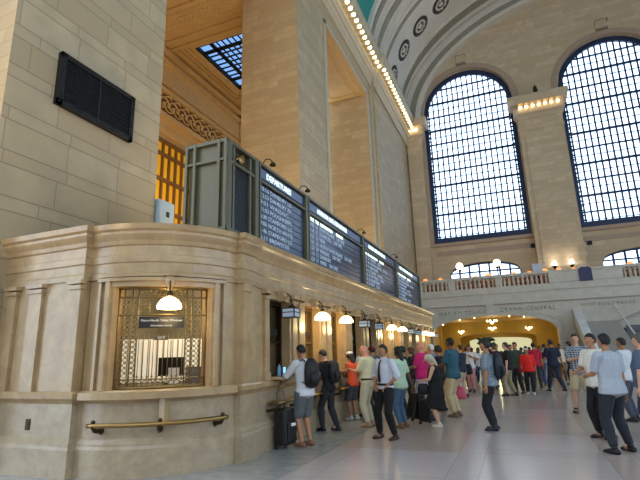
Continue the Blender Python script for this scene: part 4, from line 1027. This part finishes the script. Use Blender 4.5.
# --- the queue at the ticket windows
p,i=person('man in white shirt, grey shorts and sandals at the nearest ticket window',-3.78,8.3,68,1.80,'tan',1.0,(214,216,222),'roll',(92,98,102),'shorts',(24,20,18),arms=('counter','counter'),legs='stand',lean=4,nod=12,shoe='sandal')
backpack(p,i,'large black backpack worn over the white shirt at the nearest window',sc=1.12)
ph=MB().box(-.035,.035,-.006,.006,-.07,.07).build('phone',black); MB().box(-.032,.032,-.008,-.006,-.065,.065).build('screen',M('lit_phone_screen',(120,190,230),.3,emit=1.5),ph); hold(ph,p,(i['wr'][1]+i['wr'][-1])/2+V(0,.10,.08)); tag(ph,'phone with blue lit screen held at the nearest ticket window','phone')
suitcase(-4.07,8.05,1.45,'tall black suitcase standing against the marble beside the sandalled man',.62,.38)
bt=MB().lathe([(.03,0),(.035,.01),(.035,.15),(.02,.19),(.012,.2),(.012,.225)],n=12).build('water_bottle',M('blue_clear_plastic',(120,160,205),.15)); bt.location=(-4.22,8.12,1.235); tag(bt,'small blue water bottle on the first window shelf','bottle')
p,i=person('young man in black t-shirt and charcoal trousers leaning to the second window',-4.0,10.05,80,1.72,'light',.92,(24,25,28),'short',(44,46,52),'trousers',(34,26,22),arms=('hold','hold'),legs='step',lean=7,nod=14,shoe=(26,26,30))
backpack(p,i,'black backpack on the young man in the black t-shirt',col=(26,26,29),sc=1.05)
p,i=person('woman in orange sleeveless top, white cap and grey shorts',-4.02,11.75,62,1.68,'tan',.95,(226,84,44),'none',(74,78,88),'shorts',(40,28,22),'long',arms=('hold','hold'),legs='stand',lean=3,nod=8,shoe=(220,220,220),fem=True,cap=(235,235,235))
p,i=person('man in pale blue striped shirt and yellow cap behind the orange top',-3.9,12.5,55,1.80,'light',1.08,PB,'short',(26,27,32),'trousers',(70,50,36),arms=('hold','hold'),legs='stand',cap=(222,176,60))
p,i=person('person in dark red cap waiting beyond the pale blue striped shirt',-4.0,13.6,60,1.80,'tan',1.0,(70,74,90),'short',(50,52,60),'trousers',(30,24,20),arms=('relax','hold'),cap=(96,26,30))
p,i=person('elderly bald man in cream polo shirt and beige trousers reading a paper',-3.32,10.8,80,1.80,'pink',1.12,(222,214,172),'short',(204,192,164),'trousers',(225,222,216),'bald',arms=('read','read'),legs='stand',nod=22,shoe=(170,140,110),tuck=True)
q=MB().box(-.1,.1,-.07,.07,-.004,.004).build('folded_paper',M('tan_paper',(206,176,132),.7)); hold(q,p,(i['wr'][1]+i['wr'][-1])/2+V(0,.10,.03)); tag(q,'folded tan paper held by the elderly man in cream','paper')
p,i=person('man in pale shirt and dark tie with black trousers, hands on hips',-2.52,9.35,150,1.76,'tan',1.0,(206,212,226),'roll',(16,16,20),'trousers',(26,22,20),arms=('hip','hip'),legs='apart',turn=-6,shoe=(52,30,24),tuck=True,trim='tie')
p,i=person('woman in pale green shirt and blue jeans beside a rolling suitcase',-2.55,10.75,70,1.72,'brown',1.0,(190,218,190),'short',(74,104,136),'jeans',(16,14,14),'bob',arms=('hold','back'),legs='stand',fem=True,shoe=(120,92,70))
e=suitcase(-2.5,11.6,2.4,'black rolling suitcase leaning behind the woman in jeans',.58,.42,(24,22,22)); e.rotation_euler=(.25,0,2.2); e.location.z=.03
p,i=person('dark haired person in black top waiting behind the man in the tie',-2.85,12.5,95,1.76,'tan',1.0,(22,22,26),'short',(34,34,40),'trousers',(20,16,16),arms=('relax','hold'),det=2)
p,i=person('auburn haired woman in black waiting beyond the green shirt',-3.15,15.0,85,1.74,'light',1.0,(28,26,30),'short',(40,40,46),'trousers',(96,44,30),'bob',arms=('hold','relax'),det=2,fem=True)
p,i=person('grey haired balding man in bright pink polo shirt and white shorts',-2.46,13.05,75,1.86,'pink',1.2,(228,44,122),'short',(214,216,222),'shorts',(176,160,150),'bald',arms=('hold','hold'),legs='stand',shoe=(200,200,200))
hb_=handbag(p,i,1,'small black shoulder bag hanging by the pink polo shirt',(22,22,24),sc=.8,loc=(.26,.05,.98)); MB().tube([V(0,0,.12),V(-.12,-.22,.42),V(-.3,-.2,.72)],.012,n=6).build('strap',M('bag_22_22',(22,22,24),.6),hb_)
p,i=person('white haired man beyond the pink polo shirt',-2.55,15.2,70,1.82,'pink',1.05,(120,126,138),'short',(90,92,96),'trousers',(226,224,220),arms=('hold','relax'),det=2)
p,i=person('person with bushy dark curls waiting beyond the black dress',-2.15,14.0,75,1.74,'tan',1.0,(34,30,34),'short',(40,40,46),'trousers',(38,26,20),'curly',arms=('hold','relax'),det=2,fem=True)
p,i=person('older woman in sleeveless black dress and grey hat looking down',-1.8,10.95,92,1.55,'light',1.15,(18,18,22),'none',(18,18,22),'dress',(196,186,170),'bob',arms=('hold','hold'),legs='close',nod=28,lean=4,shoe=(206,196,180),fem=True,cap=(198,190,176))
handbag(p,i,-1,'small black handbag held by the woman in the black dress',(26,25,28),sc=.8,loc=(.02,.32,.92))
suitcase(-2.12,11.4,1.0,'narrow black suitcase standing behind the black dress',.5,.34,(16,16,18))
p,i=person('tall man in teal shirt and khaki trousers seen from the side',-1.64,12.75,70,1.93,'brown',1.05,(44,88,104),'short',(200,180,142),'trousers',(16,14,14),arms=('hold','relax'),legs='stand',shoe=(120,100,80))
handbag(p,i,1,'pink carrier bag hanging by the khaki trousers',(214,92,122),'carrier_bag',1.05,loc=(.3,.02,.52))
p,i=person('man in grey blue check shirt and black trousers standing alone sideways',-.66,10.8,82,1.80,'tan',1.0,GP,'short',(24,26,32),'trousers',(34,26,22),arms=('relax','relax'),legs='stand',shoe=(30,34,48))
backpack(p,i,'dark blue backpack on the man in the check shirt',col=(30,34,46),sc=1.1)
# --- middle distance
p,i=person('man in white top with a strap across and pink shorts',-1.9,20.3,170,1.82,'tan',1.0,(222,220,224),'short',(196,140,144),'trousers',(30,24,20),arms=('strap','relax'),legs='step',det=2)
backpack(p,i,'dark backpack on the man in the white top',col=(28,30,36),sc=1.)
p,i=person('person in navy top left of the white top with strap',-1.98,18.0,60,1.8,'light',1.0,(40,46,66),'short',(180,166,140),'trousers',(60,36,26),arms=('relax','hold'),det=2)
handbag(p,i,1,'dark shoulder bag on the person in the navy top',(36,36,42),sc=1.2,loc=(.25,-.05,.95))
p,i=person('man in black t-shirt and olive trousers with thin arms down',-.45,18.6,85,1.85,'light',1.05,(22,22,26),'short',(142,132,104),'trousers',(60,42,30),arms=('relax','relax'),legs='step',det=2)
p,i=person('person in dark green jacket beside the olive trousers',-.15,19.7,150,1.86,'tan',1.1,(58,84,72),'long',(40,44,46),'trousers',(26,22,20),arms=('relax','relax'),det=2)
backpack(p,i,'black backpack carried on the dark green jacket',col=(20,22,24))
p,i=person('woman in bright red blouse, white cap and black leggings walking forward',.22,19.2,180,1.66,'tan',1.18,(232,40,30),'roll',(22,22,28),'trousers',(40,28,24),'bob',arms=('relax','carry'),legs='step',shoe=(210,210,215),fem=True,cap=(226,222,216))
handbag(p,i,1,'red and black handbag beside the red blouse',(120,20,34),sc=1.,loc=(.3,.08,.98))
p,i=person('person in crimson shirt behind the red blouse',.55,22.2,5,1.84,'tan',1.15,(188,24,54),'short',(60,60,66),'trousers',(24,20,20),arms=('relax','relax'),det=2)
p,i=person('person with pale teal shirt walking away near the passage',1.1,25.5,0,1.80,'light',.95,(120,170,176),'short',(226,206,160),'trousers',(50,36,28),arms=('relax','swing'),legs='walk',det=2)
p,i=person('man in navy t-shirt and dark jeans walking by the plaid shirt',1.12,20.2,30,1.92,'tan',1.1,(30,34,58),'short',(40,46,62),'trousers',(52,30,52),arms=('swing','back'),legs='walk',det=2)
p,i=person('man in navy and white plaid shirt and khaki shorts, hand on hip',1.36,14.0,165,1.94,'light',1.05,PL,'short',(196,180,148),'shorts',(52,36,26),arms=('hip','chest'),legs='apart',turn=10,shoe=(30,30,34))
p,i=person('man in white t-shirt and black trousers with raised forearm',1.26,10.25,128,1.84,'tan',1.05,(226,222,212),'short',(24,25,32),'trousers',(22,18,18),arms=('relax','hold'),legs='stand',shoe=(26,26,28))
p,i=person('man in grey polo shirt and dark trousers seen from behind',1.29,8.95,40,1.80,'tan',1.1,(172,180,192),'short',(38,42,52),'trousers',(18,16,16),arms=('hold','relax'),legs='apart',shoe=(22,22,24))
p,i=person('man in white shirt half hidden behind the grey polo shirt',2.15,12.6,60,1.78,'tan',1.05,(218,222,230),'short',(70,76,90),'trousers',(24,20,18),arms=('relax','relax'))
p,i=person('grey haired person in slate blue shirt cut off at the right edge',2.02,10.2,60,1.80,'light',1.2,(84,100,124),'short',(52,60,76),'trousers',(92,84,80),arms=('relax','relax'))
# --- far crowd
random.seed(21)
far=[(-3.1,24,'maroon','dark',(120,30,44),(30,30,36)),(-2.5,27,'black','grey',(26,26,30),(90,92,98)),(-1.5,25.5,'light blue','navy',(140,166,200),(34,40,60)),(-1.1,23.2,'pale pink','tan',(214,170,170),(170,150,120)),(-.55,28.5,'white','black',(220,220,222),(24,24,28)),(-.2,24.6,'charcoal','brown',(48,48,54),(96,76,56)),
 (.1,30,'yellow','blue',(216,190,60),(60,80,120)),(.75,28,'black','beige',(28,26,30),(190,176,150)),(-1.9,30.5,'dark green','black',(40,64,52),(24,24,28)),(1.6,30,'purple','black',(80,50,90),(26,26,30)),(-.75,33,'grey','black',(110,112,118),(28,28,32)),(.6,34,'dark red','grey',(110,26,30),(80,80,86)),(2.1,24.5,'dark navy','black',(30,34,50),(24,24,30)),(-2.9,33,'brown','dark',(90,66,50),(34,32,34)),(-.9,21.5,'dark plum','black',(58,34,48),(28,28,32)),(-2.2,22.3,'grey green','black',(96,110,96),(28,28,32)),(-1.35,28,'sky blue','beige',(120,160,200),(180,166,140)),(-.35,22,'peach','grey',(220,170,140),(90,92,96)),(.85,24,'black','blue',(26,26,32),(60,80,120)),(1.9,27.5,'cream','brown',(220,212,190),(96,76,56)),(-2.75,21,'mustard','black',(190,150,60),(28,28,32)),(.3,26.2,'teal','navy',(40,110,120),(34,40,60)),(-1.9,25,'pale grey','blue',(190,192,198),(60,80,120)),(1.45,33,'blue','grey',(60,90,150),(90,92,96)),(-2.2,35,'red','black',(180,40,40),(26,26,30))]
for k,(x,y,c1,c2,a,b) in enumerate(far):
    person('distant person in %s top and %s trousers standing by the passage'%(c1,c2),x,y,random.choice((0,20,170,190,90,60)),1.68+random.random()*.2,random.choice(('light','tan','brown')),.95+random.random()*.2,a,random.choice(('short','long')),b,'trousers',random.choice(((26,20,18),(60,42,30),(40,30,26))),random.choice(('short','short','bob')),arms=random.choice((('relax','relax'),('hold','relax'),('swing','back'))),legs=random.choice(('stand','step','walk')),det=2,face=False)
# tall arrangement standing in the crowd before the passage
pt=empty('plant_stand',(-1.55,26.5,0),label='tall dark green foliage arrangement on a bronze stand before the passage',cat='plant stand')
MB().lathe([(.3,0),(.28,.1),(.08,.2),(.06,1.6),(.2,1.75),(.28,1.9),(.26,1.95)],n=14).build('stand',bronze,pt)
mb=MB()
for k in range(60):
    a=random.random()*6.28; h=random.random(); r=.48*math.sqrt(random.random()); mb.ball((r*math.cos(a),r*math.sin(a),2.05+h*.5),(.12,.12,.07),1,Matrix.Rotation(random.random()*3,3,'X'))
mb.build('foliage',M('dark_foliage',(56,72,54),.7,var=.4,scale=8),pt)
pt.scale=(.9,.9,.86)
